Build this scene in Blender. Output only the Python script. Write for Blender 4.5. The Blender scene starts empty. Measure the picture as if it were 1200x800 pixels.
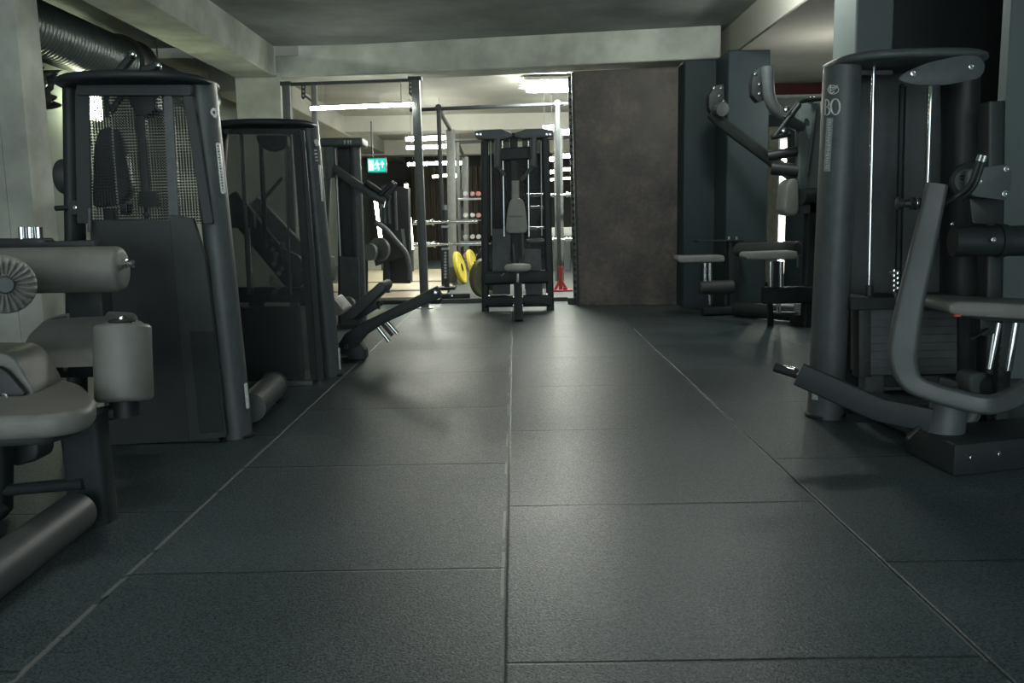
import bpy, bmesh, math, random
from mathutils import Vector, Matrix, Euler
random.seed(7)
SC = bpy.context.scene
COL = SC.collection
PI = math.pi

# ------------------------------------------------------------------ camera model
F, PIT, YAW, ROL, H = 1020.5, .140255, -.005345, .018687, .9176
def ray(px, py):
    a, b = px - 600, py - 400
    c, s = math.cos(ROL), math.sin(ROL)
    x = c*a - s*b; y = s*a + c*b
    D = 1.0; X = x/F; U = -y/F
    c, s = math.cos(PIT), math.sin(PIT)
    Y = c*D + s*U; Z = -s*D + c*U
    c, s = math.cos(YAW), math.sin(YAW)
    return Vector((c*X + s*Y, -s*X + c*Y, Z))
def W(px, py, Y):                       # the point at distance Y down the room
    r = ray(px, py); t = Y/r.y
    return Vector((t*r.x, Y, H + t*r.z))
def G(px, py, z=0.0):                   # the point at height z
    r = ray(px, py); t = (z - H)/r.z
    return Vector((t*r.x, t*r.y, z))
def V(*a): return Vector(a)

cam = bpy.data.objects.new('camera', bpy.data.cameras.new('camera'))
COL.objects.link(cam); SC.camera = cam
fw = ray(600, 400).normalized(); rt = (ray(700, 400) - ray(500, 400)).normalized(); up = rt.cross(fw)
M = Matrix((rt, up, -fw)).transposed().to_4x4(); M.translation = (0, 0, H)
cam.matrix_world = M
cam.data.sensor_fit = 'HORIZONTAL'; cam.data.sensor_width = 36; cam.data.lens = F*36/1200
cam.data.clip_start = .05

# ------------------------------------------------------------------ materials
def nodes(name):
    m = bpy.data.materials.new(name); m.use_nodes = True
    nt = m.node_tree; nt.nodes.clear()
    out = nt.nodes.new('ShaderNodeOutputMaterial')
    return m, nt, out
def L(nt, a, b): nt.links.new(a, b)
def mth(nt, op, a, b=None, c=None):
    n = nt.nodes.new('ShaderNodeMath'); n.operation = op
    for i, v in enumerate((a, b, c)):
        if v is None: continue
        if isinstance(v, (int, float)): n.inputs[i].default_value = v
        else: L(nt, v, n.inputs[i])
    return n.outputs[0]
def ramp(nt, fac, stops):
    r = nt.nodes.new('ShaderNodeValToRGB'); L(nt, fac, r.inputs[0])
    e = r.color_ramp.elements
    while len(e) < len(stops): e.new(.5)
    for i, (p, c) in enumerate(stops):
        e[i].position = p; e[i].color = (*c, 1) if len(c) == 3 else c
    return r.outputs[0]
def noise(nt, scale, detail=3, vec=None, rough=.55):
    n = nt.nodes.new('ShaderNodeTexNoise'); n.inputs['Scale'].default_value = scale
    n.inputs['Detail'].default_value = detail; n.inputs['Roughness'].default_value = rough
    if vec is None:
        g = nt.nodes.new('ShaderNodeNewGeometry'); vec = g.outputs['Position']
    L(nt, vec, n.inputs['Vector'])
    return n.outputs['Fac']
def mat(name, col, rough=.5, metal=0., var=.15, scale=18, bump=0., bscale=60, spec=.5, rvar=.08, detail=3):
    m, nt, out = nodes(name)
    b = nt.nodes.new('ShaderNodeBsdfPrincipled')
    f = noise(nt, scale, detail)
    lo = tuple(c*(1 - var) for c in col); hi = tuple(min(1, c*(1 + var)) for c in col)
    L(nt, ramp(nt, f, [(.3, lo), (.7, hi)]), b.inputs['Base Color'])
    L(nt, mth(nt, 'MULTIPLY_ADD', f, 2*rvar, rough - rvar), b.inputs['Roughness'])
    b.inputs['Metallic'].default_value = metal
    b.inputs['Specular IOR Level'].default_value = spec
    if bump:
        bp = nt.nodes.new('ShaderNodeBump'); bp.inputs['Strength'].default_value = bump; bp.inputs['Distance'].default_value = .004
        L(nt, noise(nt, bscale, 4), bp.inputs['Height']); L(nt, bp.outputs[0], b.inputs['Normal'])
    L(nt, b.outputs[0], out.inputs[0])
    return m
def emit(name, col, strength):
    m, nt, out = nodes(name)
    e = nt.nodes.new('ShaderNodeEmission'); e.inputs[0].default_value = (*col, 1); e.inputs[1].default_value = strength
    L(nt, e.outputs[0], out.inputs[0]); return m

M_FRAME = mat('frame_metal', (.024, .030, .032), .5, .0, .12, 25, .15, 300, .3)
M_FRAME2 = mat('frame_metal_grey', (.086, .098, .102), .45, .0, .12, 25, .15, 300, .4)
M_BLACK = mat('black_plastic', (.020, .024, .026), .5, 0, .15, 20)
M_COVER = mat('cover_sheet', (.022, .027, .030), .5, 0, .15, 9)
M_PAD = mat('grey_leather', (.175, .177, .162), .5, 0, .10, 14, .25, 180)
M_PADL = mat('light_leather', (.24, .245, .23), .5, 0, .10, 14, .25, 180)
M_PADW = mat('pale_leather', (.36, .365, .34), .5, 0, .10, 14, .25, 180)
M_PADD = mat('dark_leather', (.045, .050, .050), .5, 0, .10, 14, .25, 180)
M_RUB = mat('black_rubber', (.014, .016, .017), .65, 0, .2, 60, .3, 400)
M_CHR = mat('chrome', (.72, .74, .74), .14, 1, .06, 30, rvar=.04)
M_STEEL = mat('dull_steel', (.36, .38, .37), .32, 1, .1, 40)
M_RACK = mat('rack_paint', (.075, .082, .080), .42, .0, .15, 20)
M_RACKG = mat('rack_paint_grey', (.16, .165, .16), .45, 0, .12, 20)
M_YEL = mat('yellow_rubber', (.55, .46, .05), .55, 0, .12, 30)
M_RED = mat('red_paint', (.60, .06, .05), .45, 0, .1, 30)
M_WHITE = mat('white_paint', (.62, .63, .60), .5, 0, .08, 20)
M_LABEL = mat('label_silver', (.52, .54, .52), .45, 0, .35, 160)
M_STACK = mat('weight_plate', (.070, .080, .083), .5, .1, .25, 12)
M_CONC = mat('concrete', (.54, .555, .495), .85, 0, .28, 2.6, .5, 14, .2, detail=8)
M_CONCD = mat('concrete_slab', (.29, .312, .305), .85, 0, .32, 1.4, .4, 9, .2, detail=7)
M_PLAST = mat('plaster_warm', (.36, .355, .315), .85, 0, .10, 1.8, .2, 20, .2)
M_TEAL = mat('teal_paint', (.036, .053, .060), .55, 0, .10, 2.5, .2, 40, .3)
M_TEALW = mat('teal_wall', (.15, .185, .185), .6, 0, .08, 2.0, .15, 40, .3)
M_DARKW = mat('dark_wall', (.020, .024, .026), .6, 0, .25, 3)
M_DUCT = mat('duct_metal', (.060, .085, .085), .36, .2, .18, 6)
M_SHEET = mat('plastic_sheet', (.05, .055, .052), .35, 0, .5, 9, .9, 22)
M_WOOD = mat('wood_platform', (.46, .40, .29), .5, 0, .12, 6)
M_MAT = mat('platform_rubber', (.075, .085, .084), .6, 0, .15, 300, .3, 500)
M_CURT = mat('brown_curtain', (.055, .047, .035), .8, 0, .2, 5)
M_LED = emit('led_tube', (.97, 1, .88), 130)
M_LEDB = emit('led_panel', (.97, 1, .90), 230)
M_LEDR = emit('led_rig_tube', (.97, 1, .90), 42)
M_LEDY = emit('led_tube_yellow', (1, .98, .62), 20)
M_LEDV = emit('led_strip', (.95, 1, .90), 16)
M_SIGN = emit('sign_green', (.02, .62, .48), 1.3)
M_SIGNW = emit('sign_white', (.65, 1, .88), 2.4)

def floor_mat():
    m, nt, out = nodes('rubber_tiles')
    b = nt.nodes.new('ShaderNodeBsdfPrincipled')
    g = nt.nodes.new('ShaderNodeNewGeometry'); pos = g.outputs['Position']
    sp = nt.nodes.new('ShaderNodeSeparateXYZ'); L(nt, pos, sp.inputs[0])
    wob = mth(nt, 'MULTIPLY_ADD', noise(nt, 5, 3), .006, -.003)
    u = mth(nt, 'ADD', mth(nt, 'ADD', sp.outputs[0], .038), wob)
    col = mth(nt, 'FLOOR', u)
    par = mth(nt, 'ABSOLUTE', mth(nt, 'MODULO', col, 2))
    v = mth(nt, 'ADD', mth(nt, 'ADD', mth(nt, 'ADD', sp.outputs[1], -1.7023), mth(nt, 'MULTIPLY', par, .5)), wob)
    row = mth(nt, 'FLOOR', v)
    fu = mth(nt, 'FRACT', u); fv = mth(nt, 'FRACT', v)
    du = mth(nt, 'MINIMUM', fu, mth(nt, 'SUBTRACT', 1, fu))
    dv = mth(nt, 'MINIMUM', fv, mth(nt, 'SUBTRACT', 1, fv))
    d = mth(nt, 'MINIMUM', du, dv)
    seam = mth(nt, 'SUBTRACT', 1, mth(nt, 'SMOOTH_MIN', mth(nt, 'DIVIDE', d, .0065), 1, .3))
    seam = mth(nt, 'MAXIMUM', seam, 0)
    cid = nt.nodes.new('ShaderNodeCombineXYZ'); L(nt, col, cid.inputs[0]); L(nt, row, cid.inputs[1])
    wn = nt.nodes.new('ShaderNodeTexWhiteNoise'); L(nt, cid.outputs[0], wn.inputs['Vector'])
    grain = noise(nt, 170, 2); grain2 = noise(nt, 90, 3)
    fleck = nt.nodes.new('ShaderNodeTexVoronoi'); fleck.inputs['Scale'].default_value = 55; L(nt, pos, fleck.inputs['Vector'])
    fk = mth(nt, 'LESS_THAN', fleck.outputs['Distance'], .09)
    big = noise(nt, 1.6, 4)
    val = mth(nt, 'ADD', mth(nt, 'MULTIPLY_ADD', grain, 2.2, -.65), mth(nt, 'MULTIPLY', big, .9))
    val = mth(nt, 'ADD', val, mth(nt, 'MULTIPLY', wn.outputs['Value'], .22))
    vc = nt.nodes.new('ShaderNodeTexVoronoi'); vc.inputs['Scale'].default_value = 210; L(nt, pos, vc.inputs['Vector'])
    sv = nt.nodes.new('ShaderNodeSeparateColor'); L(nt, vc.outputs['Color'], sv.inputs[0])
    val = mth(nt, 'ADD', val, mth(nt, 'MULTIPLY_ADD', sv.outputs[0], .7, -.35))
    c1 = ramp(nt, mth(nt, 'MULTIPLY', val, .5), [(.20, (.011, .017, .020)), (.80, (.108, .140, .152))])
    # dust lies in the long seam on the left
    dust = mth(nt, 'MULTIPLY', mth(nt, 'LESS_THAN', mth(nt, 'ABSOLUTE', mth(nt, 'ADD', u, 1.004)), .008), mth(nt, 'GREATER_THAN', noise(nt, 9, 3), .36))
    dust2 = mth(nt, 'MULTIPLY', mth(nt, 'LESS_THAN', mth(nt, 'ABSOLUTE', mth(nt, 'ADD', u, .009)), .004), mth(nt, 'GREATER_THAN', noise(nt, 3, 3), .52))
    dust3 = mth(nt, 'MULTIPLY', mth(nt, 'LESS_THAN', mth(nt, 'ABSOLUTE', mth(nt, 'ADD', u, -.992)), .003), mth(nt, 'GREATER_THAN', noise(nt, 4, 3), .45))
    def mix(f, a, bcol):
        n = nt.nodes.new('ShaderNodeMix'); n.data_type = 'RGBA'
        L(nt, f, n.inputs[0]); L(nt, a, n.inputs[6])
        n.inputs[7].default_value = (*bcol, 1); return n.outputs[2]
    c2 = mix(mth(nt, 'MULTIPLY', fk, .35), c1, (.16, .17, .17))
    c3 = mix(mth(nt, 'MULTIPLY', seam, .85), c2, (.008, .010, .011))
    c4 = mix(mth(nt, 'MULTIPLY', mth(nt, 'MAXIMUM', mth(nt, 'MAXIMUM', dust, dust2), dust3), .8), c3, (.20, .21, .205))
    L(nt, c4, b.inputs['Base Color'])
    rr = mth(nt, 'ADD', mth(nt, 'MULTIPLY', grain2, .14), mth(nt, 'MULTIPLY', big, .22))
    L(nt, mth(nt, 'ADD', mth(nt, 'ADD', rr, .15), mth(nt, 'MULTIPLY', sv.outputs[1], .16)), b.inputs['Roughness'])
    b.inputs['Specular IOR Level'].default_value = .32
    bp = nt.nodes.new('ShaderNodeBump'); bp.inputs['Strength'].default_value = .55; bp.inputs['Distance'].default_value = .003
    hgt = mth(nt, 'ADD', mth(nt, 'MULTIPLY', grain, .7), mth(nt, 'MULTIPLY', seam, -1.5))
    L(nt, hgt, bp.inputs['Height']); L(nt, bp.outputs[0], b.inputs['Normal'])
    L(nt, b.outputs[0], out.inputs[0])
    return m
M_FLOOR = floor_mat()

def see_through(name, col, amount, rough=.15, pitch=None):
    m, nt, out = nodes(name)
    b = nt.nodes.new('ShaderNodeBsdfPrincipled'); b.inputs['Base Color'].default_value = (*col, 1); b.inputs['Roughness'].default_value = rough; b.inputs['Specular IOR Level'].default_value = .2
    t = nt.nodes.new('ShaderNodeBsdfTransparent'); mx = nt.nodes.new('ShaderNodeMixShader')
    L(nt, b.outputs[0], mx.inputs[1]); L(nt, t.outputs[0], mx.inputs[2]); L(nt, mx.outputs[0], out.inputs[0])
    if pitch:
        g = nt.nodes.new('ShaderNodeNewGeometry'); sp = nt.nodes.new('ShaderNodeSeparateXYZ'); L(nt, g.outputs['Position'], sp.inputs[0])
        k = 2*PI/pitch
        s1 = mth(nt, 'SINE', mth(nt, 'MULTIPLY', mth(nt, 'ADD', sp.outputs[0], sp.outputs[2]), k*.7071))
        s2 = mth(nt, 'SINE', mth(nt, 'MULTIPLY', mth(nt, 'SUBTRACT', sp.outputs[0], sp.outputs[2]), k*.7071))
        L(nt, mth(nt, 'GREATER_THAN', mth(nt, 'MULTIPLY', s1, s2), amount), mx.inputs[0])
    else:
        mx.inputs[0].default_value = amount
    return m
M_MESH = see_through('perforated_mesh', (.035, .041, .042), -.26, .5, .017)
M_SMOKE = see_through('smoked_panel', (.045, .053, .055), .42, .55)

def rust_mat():
    m, nt, out = nodes('rusted_steel')
    b = nt.nodes.new('ShaderNodeBsdfPrincipled')
    n1 = noise(nt, 3.0, 8, rough=.7); n2 = noise(nt, 22, 6, rough=.7)
    f = mth(nt, 'ADD', mth(nt, 'MULTIPLY', n1, .6), mth(nt, 'MULTIPLY', n2, .4))
    L(nt, ramp(nt, f, [(.36, (.034, .029, .027)), (.5, (.080, .068, .060)), (.60, (.150, .117, .094)), (.7, (.18, .155, .14))]), b.inputs['Base Color'])
    L(nt, mth(nt, 'MULTIPLY_ADD', n2, .4, .3), b.inputs['Roughness']); b.inputs['Metallic'].default_value = .3
    L(nt, b.outputs[0], out.inputs[0]); return m
M_RUST = rust_mat()

# ------------------------------------------------------------------ mesh builder
class MB:
    def __init__(s): s.bm = bmesh.new()
    def _faces(s, rings, closed=False, cap=True):
        vs = [[s.bm.verts.new(p) for p in r] for r in rings]
        n = len(vs[0]); m = len(vs)
        for i in range(m if closed else m - 1):
            a, b = vs[i], vs[(i + 1) % m]
            for j in range(n):
                s.bm.faces.new((a[j], a[(j + 1) % n], b[(j + 1) % n], b[j]))
        if cap and not closed:
            s.bm.faces.new(list(reversed(vs[0]))); s.bm.faces.new(vs[-1])
        return s
    def box(s, c, d, rot=None):
        c = Vector(c); R = rot.to_matrix() if rot else Matrix.Identity(3)
        x, y, z = (v/2 for v in d)
        lo = [(-x, -y), (x, -y), (x, y), (-x, y)]
        return s._faces([[c + R @ Vector((a, b, -z)) for a, b in lo], [c + R @ Vector((a, b, z)) for a, b in lo]])
    def span(s, a, b):                     # box between two corners
        a, b = Vector(a), Vector(b)
        return s.box((a + b)/2, [abs(v) for v in (b - a)])
    @staticmethod
    def frame(d, ref):
        d = d.normalized()
        if abs(d.dot(ref)) > .98: ref = V(1, 0, 0) if abs(d.x) < .9 else V(0, 1, 0)
        x = ref.cross(d).normalized()          # across
        y = d.cross(x).normalized()            # towards ref
        return x, y
    def beam(s, p, q, w, h, ref=V(0, 0, 1)):
        p, q = Vector(p), Vector(q); x, y = s.frame(q - p, ref)
        pr = [(-w/2, -h/2), (w/2, -h/2), (w/2, h/2), (-w/2, h/2)]
        return s._faces([[k + x*a + y*b for a, b in pr] for k in (p, q)])
    def tube(s, p, q, r, n=18, r2=None):
        p, q = Vector(p), Vector(q); x, y = s.frame(q - p, V(0, 0, 1))
        return s._faces([[k + x*(math.cos(2*PI*i/n)*rr) + y*(math.sin(2*PI*i/n)*rr) for i in range(n)] for k, rr in ((p, r), (q, r2 or r))])
    def sweep(s, pts, prof, ref=V(0, 0, 1), closed=False, scales=None):
        pts = [Vector(p) for p in pts]; m = len(pts); rings = []
        for i, p in enumerate(pts):
            a = pts[i - 1] if (i or closed) else p
            b = pts[(i + 1) % m] if (i < m - 1 or closed) else p
            d = ((p - a).normalized() if (p - a).length > 1e-9 else Vector()) + ((b - p).normalized() if (b - p).length > 1e-9 else Vector())
            x, y = s.frame(d, ref); k = scales[i] if scales else 1
            rings.append([p + x*(u*k) + y*(v*k) for u, v in prof])
        return s._faces(rings, closed)
    def lathe(s, prof, o, axis, n=28):     # prof: (radius, distance along axis)
        o = Vector(o); d = Vector(axis).normalized(); x, y = s.frame(d, V(0, 0, 1))
        return s._faces([[o + d*h + x*(math.cos(2*PI*i/n)*max(r, 1e-4)) + y*(math.sin(2*PI*i/n)*max(r, 1e-4)) for i in range(n)] for r, h in prof])
    def prism(s, pts, vec):
        vec = Vector(vec); pts = [Vector(p) for p in pts]
        return s._faces([pts, [p + vec for p in pts]])
    def ball(s, c, r, n=10):
        bmesh.ops.create_uvsphere(s.bm, u_segments=n, v_segments=max(6, n//2 + 1), radius=r, matrix=Matrix.Translation(c)); return s
    def bevel(s, w, seg=2):
        bmesh.ops.recalc_face_normals(s.bm, faces=s.bm.faces)
        es = [e for e in s.bm.edges if len(e.link_faces) == 2 and e.calc_face_angle(0) > math.radians(32)]
        if es: bmesh.ops.bevel(s.bm, geom=es, offset=w, offset_type='OFFSET', segments=seg, profile=.5, affect='EDGES', clamp_overlap=True)
        return s
    def build(s, name, m, parent=None, org=None, smooth=38):
        bm = s.bm; bmesh.ops.recalc_face_normals(bm, faces=bm.faces)
        o = ORG.get(parent.name) if parent else Vector(org) if org is not None else None
        if o is None:
            xs = [v.co for v in bm.verts]
            o = V(sum(v.x for v in xs)/len(xs), sum(v.y for v in xs)/len(xs), min(v.z for v in xs))
        for v in bm.verts: v.co -= o
        me = bpy.data.meshes.new(name); bm.to_mesh(me); bm.free()
        for p in me.polygons: p.use_smooth = True
        me.set_sharp_from_angle(angle=math.radians(smooth))
        me.materials.append(m)
        ob = bpy.data.objects.new(name, me); COL.objects.link(ob)
        if parent: ob.parent = parent
        else: ob.location = o
        ORG[ob.name] = o
        return ob
ORG = {}
def tag(o, label, cat, group=None, kind=None):
    o['label'] = label; o['category'] = cat
    if group: o['group'] = group
    if kind: o['kind'] = kind
    return o
def thing(name, label, cat, loc, group=None):
    o = bpy.data.objects.new(name, None); COL.objects.link(o); o.location = loc; o.empty_display_size = .1
    ORG[o.name] = Vector(loc)
    return tag(o, label, cat, group)
def struct(o):
    o['kind'] = 'structure'; return o
def circ(r, n=16, r2=None):
    return [(math.cos(2*PI*i/n)*r, math.sin(2*PI*i/n)*(r2 or r)) for i in range(n)]
def rrect(w, h, r, n=4):
    o = []
    for cx, cy, a0 in ((w/2 - r, h/2 - r, 0), (-w/2 + r, h/2 - r, 90), (-w/2 + r, -h/2 + r, 180), (w/2 - r, -h/2 + r, 270)):
        for i in range(n + 1):
            a = math.radians(a0 + 90*i/n); o.append((cx + r*math.cos(a), cy + r*math.sin(a)))
    return o
def fil(pts, r, n=6, closed=False):        # round the corners of a polyline
    pts = [Vector(p) for p in pts]; m = len(pts); out = []
    for i, p in enumerate(pts):
        if not closed and i in (0, m - 1): out.append(p); continue
        a, b = pts[i - 1], pts[(i + 1) % m]
        k = min(r, (a - p).length*.48, (b - p).length*.48)
        p0 = p + (a - p).normalized()*k; p1 = p + (b - p).normalized()*k
        for j in range(n + 1):
            t = j/n; out.append(p0*(1 - t)**2 + p*2*t*(1 - t) + p1*t*t)
    return out
def pipe(pts, r, m, name, parent, fr=.05, n=14, **k):
    return MB().sweep(fil(pts, fr), circ(r, n)).build(name, m, parent, **k)
def pad(pts, vec, m, name, parent, rnd=.03, bev=.015, seg=3, closed=True):
    return MB().prism(fil(pts, rnd, 5, True), vec).bevel(bev, seg).build(name, m, parent, smooth=50)
def bolt(c, axis, r, parent, name='bolt', m=None):
    a = Vector(axis).normalized()
    return MB().lathe([(0, 0), (r, 0), (r*.95, r*.5), (r*.55, r*.55), (r*.5, r*.25), (0, r*.25)], c, a, 12).build(name, m or M_CHR, parent)
def roller(p, q, r, m, name, parent, rb=.02):
    p, q = Vector(p), Vector(q); d = q - p; l = d.length
    pr = [(0, 0), (r - rb, 0)] + [(r - rb + rb*math.sin(a*PI/8), rb - rb*math.cos(a*PI/8)) for a in range(1, 5)]
    pr += [(a, l - b) for a, b in reversed(pr)]
    return MB().lathe(pr, p, d, 32).build(name, m, parent, smooth=50)
TOCAM = V(0, -1, 0)
# ------------------------------------------------------------------ the setting
struct(MB().span((-6, -4, -.2), (6, 24, 0)).build('floor', M_FLOOR))
ZB, ZS = 2.40, 2.70
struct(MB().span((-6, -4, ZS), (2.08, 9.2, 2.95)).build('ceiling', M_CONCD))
struct(MB().span((2.08, -4, ZB), (6, 10.6, 2.95)).bevel(.012, 1).build('ceiling_low', M_PLAST))
struct(MB().span((-2.85, -4, ZB), (-2.42, 9.25, ZS + .02)).bevel(.012, 1).build('beam_left', M_CONC))
a, b = G(330, 92, ZB), G(842, 68, ZB)
d = (b - a).normalized(); nrm = V(-d.y, d.x, 0)
p, q = a - d*.12, b + d*.02
struct(MB().prism([p, q, q + nrm*.42, p + nrm*.42], (0, 0, .55)).bevel(.012, 1).build('beam_cross', M_CONC))
# back hall
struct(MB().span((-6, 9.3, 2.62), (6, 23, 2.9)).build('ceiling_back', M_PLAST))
struct(MB().span((-3.3, 9.75, 2.34), (-2.75, 22.6, 2.64)).bevel(.012, 1).build('beam_back_left', M_PLAST))
struct(MB().span((-4, 14.6, 2.36), (6, 15.0, 2.64)).bevel(.012, 1).build('beam_back_near', M_PLAST))
struct(MB().span((-4, 19.0, 2.30), (6, 19.5, 2.64)).bevel(.012, 1).build('beam_back_far', M_PLAST))
struct(MB().span((-4.2, 22.6, -.1), (6, 22.8, 2.7)).build('wall_back', M_DARKW))
struct(MB().span((-4.0, -4, -.1), (-3.72, 22.6, 2.75)).build('wall_left', mat('wall_green_grey', (.20, .225, .205), .8, 0, .15, 2, .3, 12, .2)))
struct(MB().span((3.6, -4, -.1), (3.8, 10.6, 2.5)).build('wall_right', M_TEALW))
struct(MB().span((3.62, 10.6, -.1), (3.8, 22.6, 2.7)).build('wall_hall_right', M_DARKW))
struct(MB().span((1.98, 10.35, -.1), (3.6, 10.5, 2.05)).build('wall_end', M_TEAL))
# concrete column on the left, with vertical board marks
P0 = W(52, 135, 5.2)
mb = MB()
xr = W(55, 135, 5.45).x
for k in range(9):
    x1 = xr - k*.075
    mb.span((x1 - .0735, 5.2 + (.004 if k % 2 else 0), -.02), (x1, 5.45, 2.72))
struct(mb.build('column_left', M_CONC))
struct(MB().span((-2.87, 9.3, -.02), (-2.40, 9.75, 2.45)).bevel(.01, 1).build('column_left_far', M_CONC))
struct(MB().span((1.672, 8.72, -.02), (2.02, 9.2, 2.41)).bevel(.012, 1).build('column_blue', M_TEAL))
x0 = W(851, 200, 8.25).x; x1 = W(900, 200, 8.25).x
struct(MB().span((x0, 8.25, -.02), (x1, 8.9, 2.405)).bevel(.012, 1).build('column_blue_near', M_TEAL))
x0 = W(1003, 30, 5.7).x; x1 = W(1048, 30, 5.7).x
struct(MB().span((x0, 5.7, -.02), (x1, 6.1, 2.41)).bevel(.012, 1).build('column_teal', M_TEALW))
struct(MB().span((x1, 5.85, -.02), (3.6, 5.95, 2.41)).build('partition_dark', M_DARKW))
x0 = W(1180, 100, 4.7).x
struct(MB().span((x0, 4.7, -.02), (3.6, 4.79, 2.41)).bevel(.008, 1).build('column_teal_right', M_TEALW))
# window band at the end of the right bay, with red lintel
struct(MB().span(W(906, 111, 10.3), W(1000, 97, 10.36)).build('lintel_red', mat('red_brown_paint', (.10, .018, .020), .5)))
struct(MB().span(W(906, 114, 10.28), W(1000, 111, 10.4)).build('trim_1', M_WHITE))
struct(MB().span(W(912, 330, 10.2), W(898, 150, 10.34)).build('trim_2', mat('beige_post', (.30, .29, .25), .6)))
# raised platform of the lifting area and the pale wooden decks
def slab(x0, x1, y0, y1, z, m, name, z0=0.0):
    return struct(MB().span((x0, y0, z0), (x1, y1, z)).bevel(.004, 1).build(name, m))
slab(-.82, 1.7, 9.62, 16, .045, M_MAT, 'floor_platform')
slab(-2.6, -.84, 9.62, 9.9, .045, M_RUB, 'trim_3')
for i, (y0, y1) in enumerate(((9.95, 10.75), (10.95, 12.35), (12.6, 15.6))):
    slab(-2.6, -.84, y0, y1, .05, M_WOOD, 'floor_deck')
    slab(-2.6, -.84, y1 + .01, y1 + .18, .045, M_RUB, 'floor_strip')
struct(MB().span((-2.9, 16.2, 0), (-1.75, 16.5, .42)).bevel(.01, 1).build('wall_low', mat('pale_block', (.34, .345, .31), .7)))
# spiral duct under the ceiling on the left wall
dx, dz = -3.38, 2.31
duct = thing('spiral_duct', 'dark ribbed ventilation duct running under the ceiling along the left wall', 'duct', (dx, 7, dz))
pr = []
y = 3.0
while y < 7.75:
    pr += [(.205, y), (.205, y + .03), (.2072, y + .036), (.205, y + .042)]; y += .05
MB().lathe(pr, (dx, 0, dz), (0, 1, 0), 36).build('duct_pipe', M_DUCT, duct)
MB().lathe([(.235, 7.72), (.235, 7.80), (.21, 7.82), (.21, 7.96), (.235, 7.98), (.235, 8.03), (.2, 8.06), (.15, 8.35)], (dx, 0, dz), (0, 1, 0), 32).build('reducer', mat('reducer_metal', (.11, .11, .105), .45, .4), duct)
pr = []; y = 8.3
while y < 9.9:
    pr += [(.165, y), (.165, y + .03), (.167, y + .036), (.165, y + .042)]; y += .05
MB().lathe(pr, (dx, 0, dz - .03), (0, 1, 0), 32).build('duct_pipe', M_DUCT, duct)
for yy in (5.4, 8.6):
    MB().tube((dx, yy, dz + .18), (dx, yy, ZS), .008, 8).build('hanger', M_STEEL, duct)
# crumpled sheet under the duct
mb = MB(); bmesh.ops.create_grid(mb.bm, x_segments=60, y_segments=14, size=.5)
for v in mb.bm.verts:
    t, s_ = v.co.x + .5, v.co.y
    v.co = V(-3.45 + .05*math.sin(31*t + 5*s_) + .03*math.sin(77*t - 9*s_) + .02*random.uniform(-1, 1), 5.35 + 1.4*t, 1.93 + .26*s_ + .02*math.sin(40*t))
ext = bmesh.ops.extrude_face_region(mb.bm, geom=mb.bm.faces[:])
for v in ext['geom']:
    if isinstance(v, bmesh.types.BMVert): v.co.x -= .10
tag(mb.build('insulation_sheet', M_SHEET), 'crumpled dark plastic insulation sheet hanging beneath the ventilation duct', 'insulation')

# lamp on the left wall behind the first tower
lamp = thing('wall_lamp', 'bright greenish lamp on the left wall shining behind the mesh weight tower', 'lamp', (-3.6, 7.6, 2.0))
LZ = W(120, 126, 7.6).z
MB().span((-3.72, 7.57, LZ - .03), (-3.60, 7.63, LZ + .03)).bevel(.008).build('lamp_base', M_WHITE, lamp)
MB().span((-3.60, 7.50, LZ - .10), (-3.53, 7.70, LZ + .10)).bevel(.015).build('lamp_lens', emit('lamp_green_white', (.93, 1, .66), 48), lamp)
# ------------------------------------------------------------------ leg curl machine at the left, cut by the frame
lc = thing('leg_curl_machine', 'grey padded leg curl machine with an upright roller beside the mesh weight tower', 'exercise machine', G(108, 622))
z = .435
s_ = fil([G(-70, 441, z), G(45, 437, z), G(96, 448, z), G(114, 466, z), G(104, 478, z), G(62, 486, z), G(-70, 492, z)], .07, 6, True)
MB().prism(s_, (0, 0, -.065)).bevel(.022, 4).build('seat', M_PAD, lc, smooth=60)
MB().prism([v + V(0, 0, -.066) for v in fil([G(-70, 447, z), G(85, 450, z), G(100, 466, z), G(55, 480, z), G(-70, 486, z)], .05, 4, True)], (0, 0, -.03)).bevel(.006).build('seat_plate', M_FRAME, lc)
# post
MB().sweep([G(111, 610, 0) , W(97, 482, 2.6)], rrect(.125, .085, .02), V(0, 1, 0)).build('post', M_FRAME, lc)
MB().sweep([W(-60, 497, 2.62), W(98, 487, 2.62)], rrect(.10, .05, .015)).build('seat_beam', M_FRAME, lc)
# floor tube, from the foot of the post towards the camera
pipe([G(90, 600, .072), G(-70, 718, .068)], .060, mat('tube_paint', (.058, .066, .068), .5), 'base_tube', lc, n=24)
MB().tube(W(8, 574, 2.62), W(99, 566, 2.58), .019).build('foot_bar', M_FRAME, lc)
# side pad with its dark end plate
o = [W(-70, 413, 2.5), W(4, 413, 2.5), W(18, 421, 2.5), W(38, 455, 2.5), W(40, 464, 2.5), W(-70, 472, 2.5)]
pad(o, (-.03, .22, 0), M_PAD, 'hip_pad', lc, .04, .02)
o = [W(-70, 429, 2.49), W(2, 428, 2.49), W(12, 434, 2.49), W(36, 462, 2.49), W(-70, 469, 2.49)]
hp = pad(o, (0, -.02, 0), M_BLACK, 'hip_pad_plate', lc, .02, .005, 2)
bolt(W(6, 464, 2.47), TOCAM, .010, hp)
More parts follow.
